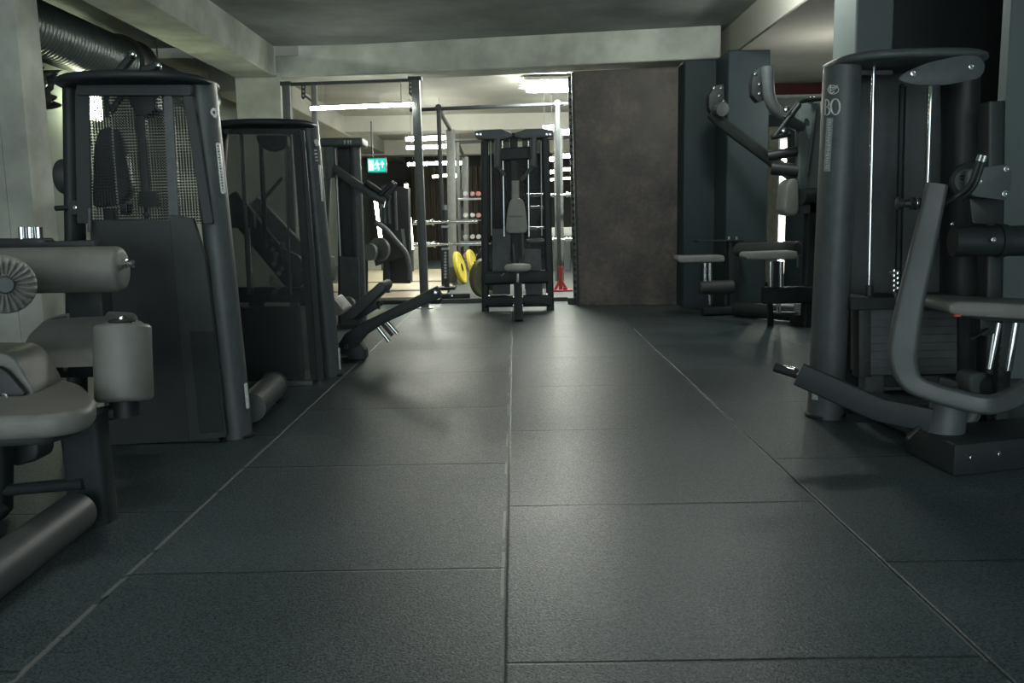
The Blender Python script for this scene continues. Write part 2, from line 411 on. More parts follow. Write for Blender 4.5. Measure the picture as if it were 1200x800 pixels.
# broad thigh pad
o = [W(25, 432, 2.88), W(26, 408, 2.94), W(36, 388, 2.995), W(60, 380, 3.015), W(112, 377, 3.02), W(150, 379, 3.015), W(158, 428, 2.89)]
pad(o, (0, .08, .03), M_PAD, 'thigh_pad', lc, .03, .012, 4)
o = [W(32, 431, 2.97), W(156, 427, 2.97), W(150, 441, 2.97), W(50, 443, 2.97)]
pad(o, (0, .10, 0), M_BLACK, 'thigh_pad_plate', lc, .015, .005, 2)
bolt(W(77, 432, 2.95), TOCAM, .008, lc)
o = [W(52, 381, 3.06), W(60, 373, 3.06), W(76, 370, 3.06), W(86, 379, 3.06)]
pad(o, (0, .05, 0), M_BLACK, 'pad_bracket', lc, .01, .004, 2)
# long horizontal roller
rl = roller(W(-75, 319, 2.86), W(145, 315, 2.90), .076, M_PAD, 'arm_roller', lc, .022)
MB().lathe([(0, 0), (.016, 0), (.016, .012), (.011, .014), (.011, .028), (.014, .03), (.014, .034), (0, .036)], W(144, 309, 2.90), (1, 0, 0), 16).build('end_bolt', M_CHR, rl)
# roller seen end on, its leather gathered in pleats round the hub
c = W(6, 334, 2.42); ax = V(-.66, 1, -.02).normalized()
x, y = MB.frame(ax, V(0, 0, 1)); mb = MB(); n = 96; rings = []
for r, h, amp in ((.022, .020, 0), (.034, .014, .006), (.058, .003, .011), (.074, .008, .009), (.081, .022, .002), (.082, .05, 0), (.082, .36, 0), (.06, .38, 0)):
    rings.append([c + ax*(h + amp*math.sin(24*2*PI*i/n)) + x*(math.cos(2*PI*i/n)*r) + y*(math.sin(2*PI*i/n)*r) for i in range(n)])
pr = mb._faces(rings).build('pleated_roller', M_PADL, lc, smooth=60)
MB().lathe([(0, -.012), (.020, -.012), (.024, -.006), (.026, .02), (0, .03)], c, ax, 24).build('roller_hub', M_STACK, pr)
MB().tube(W(-75, 345, 2.75), c + ax*.36, .02).build('roller_arm', M_FRAME, lc)
# upright roller
p, q = W(146, 470, 2.70), W(143, 380, 2.74)
ur = roller(p, q, .087, M_PAD, 'upright_roller', lc, .016)
MB().lathe([(0, 0), (.040, .0), (.042, .006), (.036, .011), (0, .012)], q + V(0, 0, .006), (0, 0, 1), 24).build('roller_washer', M_BLACK, ur)
mb = MB(); n = 64
rings = [[q + V(math.cos(2*PI*i/n)*r, math.sin(2*PI*i/n)*r, h + a*math.sin(2*PI*i/n*16)) for i in range(n)] for r, h, a in ((.068, -.004, 0), (.055, .005, .002), (.045, .006, .004), (.02, .006, 0))]
mb._faces(rings).build('gathered_leather', M_PAD, ur, smooth=60)
bolt(q + V(0, 0, .018), (0, 0, 1), .013, ur)
MB().tube(p + V(0, 0, -.045), p + V(0, 0, .03), .045).build('roller_socket', M_BLACK, lc)
MB().sweep([p + V(0, 0, -.03), W(100, 488, 2.66)], rrect(.06, .04, .01)).build('roller_bracket', M_FRAME, lc)
# dark carriage behind the rollers, with three chrome pins on its shelf
o = [W(74, 328, 3.06), W(118, 328, 3.06), W(123, 385, 3.06), W(84, 388, 3.06)]
pad(o, (0, .08, 0), M_FRAME, 'carriage', lc, .02, .006, 2)
o = [W(25, 292, 3.0), W(25, 279, 3.0), W(50, 279, 3.0), W(52, 283, 3.0), W(110, 281, 3.0), W(112, 292, 3.0)]
sh = pad(o, (0, .07, 0), M_BLACK, 'carriage_shelf', lc, .006, .004, 2)
for px in (26, 36, 46):
    MB().tube(W(px, 280, 3.02), W(px - 1, 266, 3.02), .013 if px > 26 else .011, 16).build('chrome_pin', M_CHR, sh)
MB().sweep([W(-60, 286, 3.03), W(30, 286, 3.03)], rrect(.035, .04, .006)).build('shelf_beam', M_FRAME, lc)
# foot lever at the frame's edge
MB().sweep([G(2, 598, .02), W(2, 498, 2.5)], rrect(.05, .06, .012), V(0, 1, 0)).build('lever_post', M_FRAME, lc)
o = [W(10, 513, 2.64), W(38, 513, 2.64), W(46, 524, 2.64), W(44, 540, 2.64), W(14, 548, 2.64)]
pad(o, (0, .10, 0), M_BLACK, 'foot_pedal', lc, .02, .01, 2)
MB().tube(W(-40, 640, 2.35), W(3, 596, 2.5), .02).build('lever_foot', M_FRAME, lc)

# ------------------------------------------------------------------ the two weight towers on the left
def ellipse_cap(cx, cy, rx, ry, z0, t, ex=2.4, n=56):
    def pt(a):
        c, s = math.cos(a), math.sin(a)
        return (abs(c)**(2/ex)*math.copysign(rx, c), abs(s)**(2/ex)*math.copysign(ry, s))
    rings = []
    for k, h in ((.955, 0), (.99, t*.18), (1, t*.45), (.985, t*.75), (.93, t), (.5, t*1.12), (.02, t*1.16)):
        rings.append([V(cx + pt(2*PI*i/n)[0]*k, cy + pt(2*PI*i/n)[1]*k, z0 + h) for i in range(n)])
    return MB()._faces(rings)
def column(name, p, q, rx, ry, par, m=M_FRAME2):
    pts = [p + (q - p)*t for t in (0, .33, .66, 1)]
    c = MB().sweep(pts, circ(rx, 28, ry), V(0, 1, 0)).build(name, m, par, smooth=60)
    return c
def side_decal(px, Y, off=.0):             # a point of the column's face
    return W(px[0], px[1], Y)

t1 = thing('weight_tower', 'tall black weight tower with perforated mesh panels beneath the ventilation duct', 'exercise machine', G(190, 516))
Y = 3.72
xa, xb = W(75, 100, Y).x, W(252, 100, Y).x
MBc = ellipse_cap((xa + xb)/2, Y, (xb - xa)/2, .27, W(160, 104, Y).z, .035)
cap = MBc.build('top_cap', M_FRAME, t1, smooth=60)
cr = column('column', G(280, 511, 0), W(236, 98, Y), .058, .075, t1)
cl = column('column', V(W(92, 520, Y).x, Y, 0), W(86, 103, Y), .036, .06, t1, M_FRAME)
MB().lathe([(0, 0), (.068, 0), (.070, .012), (.062, .016), (0, .016)], G(280, 511, 0), (0, 0, 1), 32).build('column_foot', M_BLACK, t1)
# badge and printed strips on the front column
def on_col(px0, py0, px1, py1, Yf, m, name, par, thick=.004, rnd=.008):
    o = [W(px0[0], py0, Yf), W(px0[1], py0, Yf), W(px1[1], py1, Yf), W(px1[0], py1, Yf)]
    return MB().prism(fil(o, rnd, 3, True), (-.002, .02, 0)).bevel(.0008, 1).build(name, m, par)
bd = MB().prism(fil([W(246, 131, 3.655), W(249, 126, 3.655), W(253, 127, 3.655), W(255, 133, 3.655), W(253, 139, 3.655), W(249, 136, 3.655)], .004, 3, True), (0, .02, 0)).build('logo_badge', M_LABEL, cr)
MB().prism(fil([W(249, 130, 3.652), W(252, 130, 3.652), W(252, 134, 3.652), W(250, 133, 3.652)], .002, 3, True), (0, -.002, 0)).build('logo_mark', M_BLACK, bd)
ls = on_col((252.5, 257), 167, (259, 263.5), 227, 3.652, M_LABEL, 'label_strip', cr)
mb = MB()
for k in range(16):
    t = (k + 1.2)/18; a, b = W(254.2 + 6.6*t, 167 + 60*t, 3.650), W(256 + 6.6*t, 167 + 60*t, 3.650)
    mb.box((a + b)/2, (abs(b.x - a.x)*random.uniform(.5, 1), .002, random.uniform(.003, .008)))
mb.build('strip_print', M_FRAME, ls)
on_col((285.5, 289), 449, (288.5, 292), 479, 3.655, M_LABEL, 'label_sticker', cr)
bolt(W(227, 115, 3.66), TOCAM, .006, cr)
# panels
def panel(pxs, Y0, t, m, name, par, rnd=.01, bev=.002):
    return MB().prism(fil([W(a, b, Y0) for a, b in pxs], rnd, 3, True), (0, t, 0)).bevel(bev, 1).build(name, m, par)
panel([(103, 108), (222, 108), (243, 262), (104, 262)], 3.60, .003, M_MESH, 'mesh_panel', t1)
panel([(108, 112), (222, 112), (240, 262), (112, 262)], 3.86, .003, M_MESH, 'mesh_panel', t1)
panel([(87, 105), (104, 105), (107, 262), (90, 262)], 3.595, .012, M_COVER, 'panel_edge', t1)
panel([(89, 99), (224, 99), (224, 112), (89, 112)], 3.585, .02, M_COVER, 'panel_header', t1)
panel([(191, 112), (202, 112), (210, 262), (198, 262)], 3.59, .01, M_FRAME2, 'panel_strip', t1)
panel([(214, 112), (226, 112), (250, 262), (238, 262)], 3.59, .02, M_COVER, 'panel_edge', t1)
panel([(104, 258), (202, 258), (224, 517), (126, 522)], 3.58, .03, M_COVER, 'lower_shroud', t1)
fs = panel([(198, 251), (226, 256), (240, 300), (266, 512), (222, 517)], 3.575, .025, mat('shroud_grey', (.030, .036, .038), .5, 0, .15, 20), 'side_shroud', t1)
panel([(222, 388), (250, 388), (262, 505), (234, 508)], 3.571, .005, M_FRAME, 'shroud_plate', t1, .006)
panel([(107, 262), (198, 262), (216, 520), (128, 520)], 3.88, .02, M_BLACK, 'back_shroud', t1)
# what hangs behind the mesh: pulley housing, stack rod, selector head, chains
o = [W(150, 103, 3.68), W(180, 103, 3.68), W(182, 128, 3.68), W(172, 136, 3.68), W(160, 136, 3.68), W(150, 118, 3.68)]
pad(o, (0, .08, 0), M_BLACK, 'pulley_housing', t1, .01, .006, 2)
MB().sweep([W(165, 130, 3.72), W(172, 228, 3.72)], rrect(.038, .03, .006), V(0, 1, 0)).build('stack_rod', M_BLACK, t1)
pad([W(162, 224, 3.69), W(181, 224, 3.69), W(182, 242, 3.69), W(163, 242, 3.69)], (0, .06, 0), M_FRAME, 'selector_head', t1, .006, .003, 2)
MB().lathe([(.008, 0), (.013, .012), (.013, .02), (.006, .03), (.01, .045), (.004, .06)], W(172, 256, 3.71), (0, 0, 1), 14).build('stack_hook', M_FRAME, t1)
for a, b in (((130, 140), (138, 240)), ((203, 122), (209, 240))):
    mb = MB(); p, q = W(*a, 3.64), W(*b, 3.64)
    mb.tube(p, q, .0035, 8)
    for k in range(46): mb.ball(p + (q - p)*(k/45), .0052, 6)
    mb.build('bead_chain', M_STEEL, t1)
pad([W(141, 238, 3.66), W(149, 238, 3.66), W(149, 252, 3.66), W(141, 252, 3.66)], (0, .05, 0), M_BLACK, 'cable_clamp', t1, .004, .002, 2)
mb = MB().sweep([W(125, 112, 3.72), W(127, 138, 3.72)], rrect(.02, .02, .004), V(0, 1, 0)); mb.sweep([W(128, 134, 3.74), W(143, 112, 3.74)], rrect(.022, .02, .004), V(0, 1, 0))
mb.build('cable_guide', M_BLACK, t1)
# seat back of this tower, seen through the mesh
pad([W(107, 244, 4.25), W(109, 170, 4.25), W(116, 149, 4.25), W(134, 149, 4.25), W(143, 168, 4.25), W(153, 218, 4.25), W(151, 230, 4.25), W(138, 240, 4.25)], (0, .07, 0), M_BLACK, 'backrest', t1, .04, .015, 3)
MB().sweep([W(130, 244, 4.36), W(130, 250, 4.36) + V(0, 0, -.7)], rrect(.06, .06, .01), V(0, 1, 0)).build('backrest_post', M_FRAME, t1)
# left side fittings
roller(W(70, 207, 3.95), W(88, 207, 3.95), .078, M_PADD, 'side_roller', t1)
MB().tube(W(65, 244, 3.66), W(100, 242, 3.66), .011, 12).build('adjuster_bar', M_FRAME, t1)
ad = MB().lathe([(0, 0), (.03, 0), (.034, .012), (.03, .05), (0, .05)], W(88, 243, 3.64), (0, 1, 0), 20).build('adjuster_disc', M_BLACK, t1)
bolt(W(88, 243, 3.638), TOCAM, .009, ad)
MB().tube(W(105, 272, 3.55), W(105, 244, 3.55), .008, 10).build('adjuster_rod', M_FRAME2, t1)
# arms over the cap
for (a, b, c) in (((138, 86), (156, 64), (159, 66)), ((168, 82), (186, 77), (189, 80))):
    ar = MB().sweep([W(*a, 3.85), W(*b, 3.85)], rrect(.03, .035, .006), V(0, 1, 0)).build('top_arm', M_FRAME, t1)
    MB().lathe([(0, 0), (.014, 0), (.016, .01), (.01, .016), (0, .018)], W(*b, 3.825), TOCAM, 14).build('arm_tip', M_CHR, ar)
# floor tube running back from the front column
fr = G(329, 470, .0); a = G(286, 500, 0)
ft = MB().sweep([V(a.x + .03, a.y + .02, .082), V(fr.x - .035, fr.y - .0, .082)], circ(.068, 26), V(0, 0, 1)).build('floor_tube', M_FRAME2, t1, smooth=60)
e = V(fr.x - .035, fr.y, .082); dd = (e - V(a.x + .03, a.y + .02, .082)).normalized()
MB().lathe([(.06, 0), (.073, 0), (.075, .012), (.06, .02), (0, .022)], e, dd, 26).build('tube_cap', M_BLACK, ft)
MB().span(V(e.x - .05, e.y - .05, 0), V(e.x + .05, e.y + .01, .02)).build('tube_foot', M_RUB, ft)
MB().span(V(cl.location.x + W(92, 520, Y).x, 3.60, 0), V(-1.27, 3.88, .03)).bevel(.004, 1).build('base_plate', M_BLACK, t1)

# second tower, smoked panels
t2 = thing('weight_tower', 'black weight tower with smoked see-through panels beside the tilted bench', 'exercise machine', G(335, 446))
Y = 5.05
xa, xb = W(252, 148, Y).x, W(372, 146, Y).x
ellipse_cap((xa + xb)/2, Y, (xb - xa)/2, .27, W(320, 152, Y).z, .035).build('top_cap', M_FRAME, t2, smooth=60)
cr2 = column('column', G(389, 440, 0), W(362, 148, Y), .054, .075, t2)
column('column', V(W(246, 445, Y).x, Y, 0), W(258, 150, Y), .045, .06, t2, M_FRAME)
MB().lathe([(0, 0), (.064, 0), (.066, .012), (.058, .016), (0, .016)], G(389, 440, 0), (0, 0, 1), 32).build('column_foot', M_BLACK, t2)
MB().prism(fil([W(367.5, 165, 4.985), W(370, 162, 4.985), W(373, 165, 4.985), W(374, 171, 4.985), W(370, 171, 4.985)], .004, 3, True), (0, .02, 0)).build('logo_badge', M_LABEL, cr2)
mb = MB()
for k in range(4):
    p = W(369.8 + k*.5, 176 + 4*k, 4.982); mb.box(p, (.014, .006, .008))
mb.build('logo_lettering', M_LABEL, cr2)
on_col((373, 375), 193, (376.5, 378.5), 236, 4.985, M_LABEL, 'label_strip', cr2)
on_col((396, 398), 408, (397.5, 399.3), 433, 4.985, M_LABEL, 'label_sticker', cr2)
bolt(W(352.5, 157, 4.96), TOCAM, .007, cr2)
panel([(268, 153), (352, 153), (372, 446), (250, 448)], 4.86, .006, M_SMOKE, 'smoked_panel', t2)
panel([(342, 152), (356, 152), (380, 446), (364, 446)], 4.88, .015, M_COVER, 'panel_edge', t2)
panel([(262, 151), (352, 151), (352, 157), (262, 157)], 4.87, .02, M_BLACK, 'panel_header', t2)
panel([(284, 361), (346, 361), (352, 446), (288, 446)], 4.93, .12, M_STACK, 'weight_stack', t2)
panel([(238, 356), (286, 360), (290, 446), (238, 446)], 4.90, .01, M_COVER, 'lower_shroud', t2)
pad([W(299, 158, 4.96), W(336, 158, 4.96), W(336, 172, 4.96), W(316, 178, 4.96), W(303, 170, 4.96)], (0, .08, 0), M_BLACK, 'pulley_housing', t2, .02, .006, 2)
MB().tube(W(283, 156, 4.98), W(292, 345, 4.98), .011, 14).build('guide_rod', M_STEEL, t2)
MB().tube(W(333, 156, 4.98), W(341, 345, 4.98), .006, 12).build('guide_rod', M_STEEL, t2)
MB().tube(W(306, 170, 4.98), W(311, 290, 4.98), .014, 12).build('stack_rod', M_BLACK, t2)
MB().sweep([W(310, 232, 4.98), W(331, 208, 4.98)], rrect(.018, .02, .004), V(0, 1, 0)).build('cable_arm', M_BLACK, t2)
MB().tube(W(292, 268, 4.96), W(297, 345, 4.96), .004, 8).build('cable', M_CHR, t2)
mb = MB()
for k in range(12): mb.lathe([(.012, 0), (.016, .006), (.012, .012)], W(325 + random.uniform(-8, 8), 282 + k*5.5, 4.92), (random.uniform(-1, 1), -1, .3), 10)
mb.build('selector_chain', M_STEEL, t2)
panel([(330, 290), (350, 300), (356, 312), (350, 318), (328, 300)], 5.3, .05, M_PAD, 'shin_pad', t2)
MB().sweep([W(268, 232, 5.45), W(352, 335, 5.45)], rrect(.14, .08, .015), V(0, 1, 0)).build('lever_beam', M_BLACK, t2)
MB().sweep([W(294, 240, 5.6), W(380, 331, 5.6)], rrect(.15, .06, .01), V(0, 1, 0)).build('lever_rail', mat('pale_rail', (.34, .35, .33), .5), t2)
MB().sweep([W(262, 258, 5.4), W(300, 258, 5.4)], rrect(.09, .09, .01)).build('lever_bracket', M_BLACK, t2)
roller(W(345, 316, 5.45), W(392, 314, 5.45), .082, M_PAD, 'shin_roller', t2)
MB().sweep([W(262, 345, 5.3), W(360, 345, 5.3)], rrect(.10, .09, .015)).build('cross_beam', M_FRAME, t2)
MB().sweep([V(W(300, 345, 5.3).x, 5.3, 0), W(300, 345, 5.3)], rrect(.08, .08, .015), V(0, 1, 0)).build('post', M_FRAME, t2)
MB().span(V(W(252, 446, Y).x, 4.84, 0), V(W(376, 446, Y).x, 5.2, .03)).bevel(.004, 1).build('base_plate', M_STEEL, t2)

# ------------------------------------------------------------------ tilted bench beside the second tower
bn = thing('bench', 'dark tilted bench with two chrome pins under its beam, beside the smoked weight tower', 'bench', G(415, 418))
Yb = 5.75
def sl(pxs, Y0, t, m, name, par, rnd=.012, bev=.005, seg=2):
    return MB().prism(fil([W(a, b, Y0) for a, b in pxs], rnd, 4, True), (0, t, 0)).bevel(bev, seg).build(name, m, par)
sl([(396, 404), (404, 391), (425, 378), (446, 368), (511, 336), (518, 348), (450, 379), (430, 392), (418, 406), (402, 414)], Yb - .06, .12, M_FRAME, 'beam', bn, .006, .004)
MB().lathe([(0, 0), (.020, 0), (.022, .006), (.012, .012), (0, .012)], W(510, 343, Yb - .062), TOCAM, 16).build('beam_bolt', M_CHR, bn)
sl([(402, 371), (408, 363), (445, 330), (451, 333), (452, 340), (416, 373), (405, 376)], Yb - .16, .34, M_PADD, 'bench_pad', bn, .02, .014, 3)
sl([(412, 371), (436, 350), (443, 361), (432, 368), (418, 376)], Yb - .04, .08, M_FRAME, 'pad_bracket', bn)
sl([(388, 349), (391, 350), (403, 364), (402, 368), (396, 370), (388, 366)], Yb - .14, .3, M_PADL, 'hip_pad', bn, .02, .012, 3)
sl([(396, 402), (418, 397), (427, 411), (428, 421), (396, 421)], Yb - .05, .14, M_FRAME, 'pedestal', bn, .004, .004)
bolt(W(406, 406, Yb - .052), TOCAM, .016, bn)
MB().tube(W(392, 421, 5.7) + V(0, 0, .02), W(409, 421, 5.7) + V(0, 0, .02), .018).build('foot_bar', M_STEEL, bn)
for a, b in (((441, 381), (456, 400)), ((451, 374), (466, 391))):
    MB().tube(W(*a, Yb), W(*b, Yb), .0125, 14).build('chrome_pin', M_CHR, bn)
MB().sweep([W(446, 377, Yb), W(460, 393, Yb)], rrect(.025, .02, .004), V(0, 1, 0)).build('pin_rail', M_BLACK, bn)
kn = MB().lathe([(.008, 0), (.008, .03), (.02, .034), (.022, .05), (0, .056)], W(444, 362, Yb), (.25, -.3, 1), 14).build('adjuster_knob', M_CHR, bn)

# ------------------------------------------------------------------ third tower with its slanted arm
t3 = thing('weight_tower', 'distant black weight tower with a slanted lever arm, left of the hanging exit sign', 'exercise machine', G(408, 386))
Y = 7.6
xa, xb = W(378, 165, Y).x, W(428, 165, Y).x
cp = MB().span((xa, Y - .15, W(400, 173, Y).z), (xb, Y + .15, W(400, 163, Y).z)).bevel(.02, 3).build('top_cap', M_FRAME2, t3)
mb = MB()
for k, px in enumerate((404, 408, 411)): mb.prism(fil([W(px - 1.3, 164.5, Y - .152), W(px + 1.3, 164.5, Y - .152), W(px, 170, Y - .152)], .002, 2, True), (0, -.003, 0))
mb.build('logo_badge', M_LABEL, cp)
column('column', V(W(424, 385, Y).x, Y, 0), W(416, 172, Y), .048, .06, t3)
column('column', V(W(376, 385, Y).x, Y, 0), W(384, 172, Y), .04, .06, t3)
panel([(396, 173), (413, 173), (420, 384), (396, 384)], Y + .05, .02, M_BLACK, 'cover', t3)
MB().tube(W(393, 174, Y - .02), W(399, 300, Y - .02), .012, 12).build('guide_rod', M_STEEL, t3)
MB().lathe([(0, 0), (.05, 0), (.05, .25), (0, .25)], W(386, 208, Y - .2), (0, -.1, 1), 20).build('arm_pivot', M_FRAME2, t3)
pipe([W(390, 196, Y - .2), W(404, 206, Y - .25), W(436, 229, Y - .3), W(452, 236, Y - .3)], .035, M_FRAME2, 'lever_arm', t3)
MB().tube(W(428, 214, Y - .3), W(457, 233, Y - .3), .022).build('handle', M_BLACK, t3)
MB().tube(W(446, 228, Y - .32), W(461, 214, Y - .32), .020).build('handle', M_BLACK, t3)
MB().tube(W(452, 234, Y - .3), W(450, 243, Y - .3), .02).build('handle_tip', M_CHR, t3)
panel([(398, 300), (420, 302), (422, 386), (400, 386)], Y - .1, .15, M_STACK, 'weight_stack', t3)
MB().span((xa, Y - .12, 0), (W(428, 386, Y).x, Y + .14, .03)).build('base_plate', M_BLACK, t3)
MB().lathe([(0, 0), (.05, 0), (.06, .01), (.05, .04), (0, .04)], W(409, 355, Y - .14), TOCAM, 16).build('knob', M_PAD, t3)
# darker machine further back
t4 = thing('exercise_machine', 'dark silhouetted plate machine with raised handles beyond the third weight tower', 'exercise machine', G(455, 346))
Y = 10.6
panel([(447, 216), (478, 220), (481, 332), (450, 332)], Y + .2, .25, M_BLACK, 'body', t4)
MB().sweep([W(463, 224, Y), W(466, 300, Y)], rrect(.03, .03, .006), V(0, 1, 0)).build('guide_rod', M_FRAME2, t4)
panel([(434, 284), (470, 268), (474, 300), (440, 312)], Y - .1, .3, M_BLACK, 'weight_carriage', t4)
pipe([W(440, 260, Y - .2), W(452, 268, Y - .2), W(476, 296, Y - .2), W(480, 314, Y - .2), W(480, 328, Y - .2)], .032, M_FRAME2, 'lever_arm', t4, n=10)
MB().lathe([(0, 0), (.13, 0), (.14, .02), (.14, .06), (0, .06)], W(447, 292, Y - .3), (-.5, -1, 0), 24).build('weight_plate', M_RACK, t4)
MB().lathe([(0, 0), (.09, 0), (.10, .02), (.10, .08), (0, .08)], W(437, 295, Y - .35), (-.5, -1, 0), 24).build('weight_plate', M_FRAME2, t4)
for a, b in (((430, 214), (456, 232)), ((450, 232), (463, 213))):
    MB().tube(W(*a, Y), W(*b, Y), .035).build('handle', M_BLACK, t4)
for px in (447, 452, 457): MB().tube(W(px - 2, 232, Y), W(px, 262, Y), .02, 12).build('strut', M_FRAME2, t4)
for px in (427, 453): MB().sweep([V(W(px, 345, Y).x, Y, 0), W(px, 298, Y)], rrect(.08, .08, .01), V(0, 1, 0)).build('leg', M_BLACK, t4)
MB().span((W(418, 330, Y).x, Y - .06, W(418, 302, Y).z), (W(482, 330, Y).x, Y + .02, W(418, 297, Y).z)).build('base_rail', M_BLACK, t4)
# ------------------------------------------------------------------ rig, tubes and racks beyond the cross beam
rg = thing('training_rig', 'tall dark steel rig with a single post standing at the edge of the lifting platform', 'rig', G(498, 361))
Y = 9.1
def post(pb, pt, Y0, w, m, name, par, holes=0):
    a = V(W(pb[0], pb[1], Y0).x, Y0, 0); b = W(pt[0], pt[1], Y0)
    o = MB().sweep([a, b], rrect(w, w, .008, 2), V(0, 1, 0)).build(name, m, par)
    if holes:
        mb = MB()
        for k in range(holes):
            c = a + (b - a)*((k + 1)/(holes + 1)); mb.lathe([(.013, 0), (.018, -.001), (.018, .002), (.013, .002)], c + V(0, -w/2, 0), (0, 1, 0), 10)
        mb.build('hole_rims', M_STEEL, o)
    return o
up1 = post((498, 361), (487, 93), Y, .085, M_RACK, 'upright', rg)
MB().span(V(W(498, 361, Y).x - .09, Y - .07, 0), V(W(498, 361, Y).x + .09, Y + .07, .012)).build('foot_plate', M_STEEL, up1)
MB().span(W(478, 94, Y - .05), W(495, 91, Y + .05)).build('head_plate', M_BLACK, up1)
pl = panel([(479, 94), (485, 94), (485, 113), (482, 113), (479, 110)], Y - .03, .01, M_BLACK, 'hole_plate', rg)
for k in range(3): MB().lathe([(0, 0), (.010, 0), (.010, .003), (0, .003)], W(481.5, 97 + 5*k, Y - .034), (0, 1, 0), 10).build('bolt', M_STEEL, pl)
up2 = post((346, 375), (336, 98), Y + .1, .085, M_RACK, 'upright', rg)
MB().span(W(328, 100, Y + .05), W(343, 97, Y + .15)).build('head_plate', M_BLACK, up2)
up3 = post((376, 345), (368, 100), Y + .55, .06, M_RACK, 'upright', rg)
pl = panel([(353, 99), (358, 99), (358, 114), (355, 117), (353, 114)], Y + .1, .01, M_BLACK, 'hole_plate', rg)
for k in range(3): MB().lathe([(0, 0), (.010, 0), (.010, .003), (0, .003)], W(355.5, 102 + 5*k, Y + .096), (0, 1, 0), 10).build('bolt', M_STEEL, pl)
MB().beam(W(336, 99, Y + .1) , W(487, 94, Y), .05, .03).build('crossbar', M_BLACK, rg)
MB().beam(W(357, 112, Y + .1), W(366, 119, Y + .1), .02, .02).build('brace', M_BLACK, rg)

def led(p, q, r, name, label, par_group=None, m=M_LED, hang=None):
    p, q = Vector(p), Vector(q); d = (q - p).normalized()
    t = thing(name, label, 'lamp', (p + q)/2, par_group)
    MB().tube(p, q, r, 14).build('tube', m, t)
    for e, s in ((p, -1), (q, 1)): MB().tube(e, e + d*s*.02, r*1.12, 14).build('end_cap', M_WHITE, t)
    mb = MB().beam(p + V(0, 0, r*1.15), q + V(0, 0, r*1.15), r*1.6, r*.6); mb.build('batten', M_BLACK, t)
    if hang:
        for f in (.12, .88): MB().tube(p + (q - p)*f + V(0, 0, r), V(*(p + (q - p)*f).xy, hang), .003, 8).build('hanger', M_RACKG, t)
    return t
led(W(364, 127, 9.0), W(485, 122, 8.98), .019, 'tube_lamp', 'long white tube lamp hung across the rig left of its tall post', 'tube lamps', M_LEDR, hang=W(430, 98, 9.1).z)
# big diffuser lamp under the back ceiling
dl = thing('ceiling_lamp', 'wide bright white ceiling lamp next to the top of the rusty steel panel', 'lamp', (.35, 10.9, 2.5))
a, b = W(617, 108, 10.9), W(617, 95, 10.9)
MB().span((a.x, 10.8, a.z), (a.x + 1.2, 10.95, b.z)).bevel(.02, 3).build('diffuser', M_LEDB, dl)
MB().span((a.x - .03, 10.775, b.z - .008), (a.x + 1.23, 10.975, b.z + .03)).build('housing', M_WHITE, dl)
for k in (.2, 1.0): MB().tube((a.x + k, 10.88, b.z + .02), (a.x + k, 10.88, 2.63), .01, 8).build('hanger', M_STEEL, dl)
mb = MB()
for k in range(3): mb.box(W(612, 97.5 + 3*k, 10.9), (.09, .05, .018))
mb.build('connector', M_RACK, dl)
# tubes further away
for (x0, y0, x1, y1, Yd, r, m, lab) in (
    (476, 163, 521, 161, 12.6, .030, M_LED, 'upper tube of the three stacked white lamps right of the rig post'),
    (477, 173, 526, 171, 13.4, .028, M_LED, 'middle tube of the three stacked white lamps right of the rig post'),
    (478, 192.5, 526, 190.5, 16.2, .030, M_LED, 'lowest tube of the three stacked white lamps right of the rig post'),
    (507, 207, 526, 205, 18.6, .030, M_LEDY, 'small yellowish lamp between the rig post and the chest machine'),
    (531, 191.5, 541, 190.5, 16.4, .034, M_LED, 'short white lamp beside the pale rack post, third height down'),
    (531, 206, 538, 205.5, 18.4, .034, M_LED, 'shortest white lamp beside the pale rack post, below another one'),
    (637, 150, 648, 149, 12.4, .034, M_LED, 'white lamp showing behind the top right corner of the chest machine'),
    (655, 155.5, 672, 154, 12.5, .038, M_LED, 'topmost white lamp between pale post and rusty panel'),
    (656, 183, 673, 182, 15.4, .036, M_LED, 'second white lamp down between pale post and rusty panel'),
    (657, 198.5, 673, 198, 17.6, .034, M_LEDY, 'upper yellowish lamp beside the rusty panel'),
    (658, 209, 672, 208.5, 19.4, .026, M_LEDY, 'lower dim yellowish lamp beside the rusty panel'),
    (641, 187, 649, 186, 15.6, .036, M_LED, 'second white lamp down at the right edge of the chest machine'),
    (641, 202, 650, 201, 18.0, .034, M_LED, 'third white lamp down at the right edge of the chest machine'),
    (642, 211, 649, 210, 19.2, .026, M_LEDY, 'lowest yellowish lamp at the right edge of the chest machine')):
    led(W(x0, y0, Yd), W(x1, y1, Yd), r, 'tube_lamp', lab, 'tube lamps', m, hang=2.62)
for (x0, y0, x1, y1, Yd, lab) in ((439, 226, 447, 286, 15.5, 'upright yellowish lamp strip just right of the third weight tower'), (476, 216, 483, 292, 15.0, 'upright yellowish lamp strip hidden partly by the rig post')):
    t = led(W(x0, y0, Yd), W(x1, y1, Yd), .032, 'tube_lamp', lab, 'tube lamps', M_LEDY)
    o = W(x1, y1, Yd); MB().tube(V(o.x, Yd, 0), o, .02, 12).build('stand', M_RACK, t)

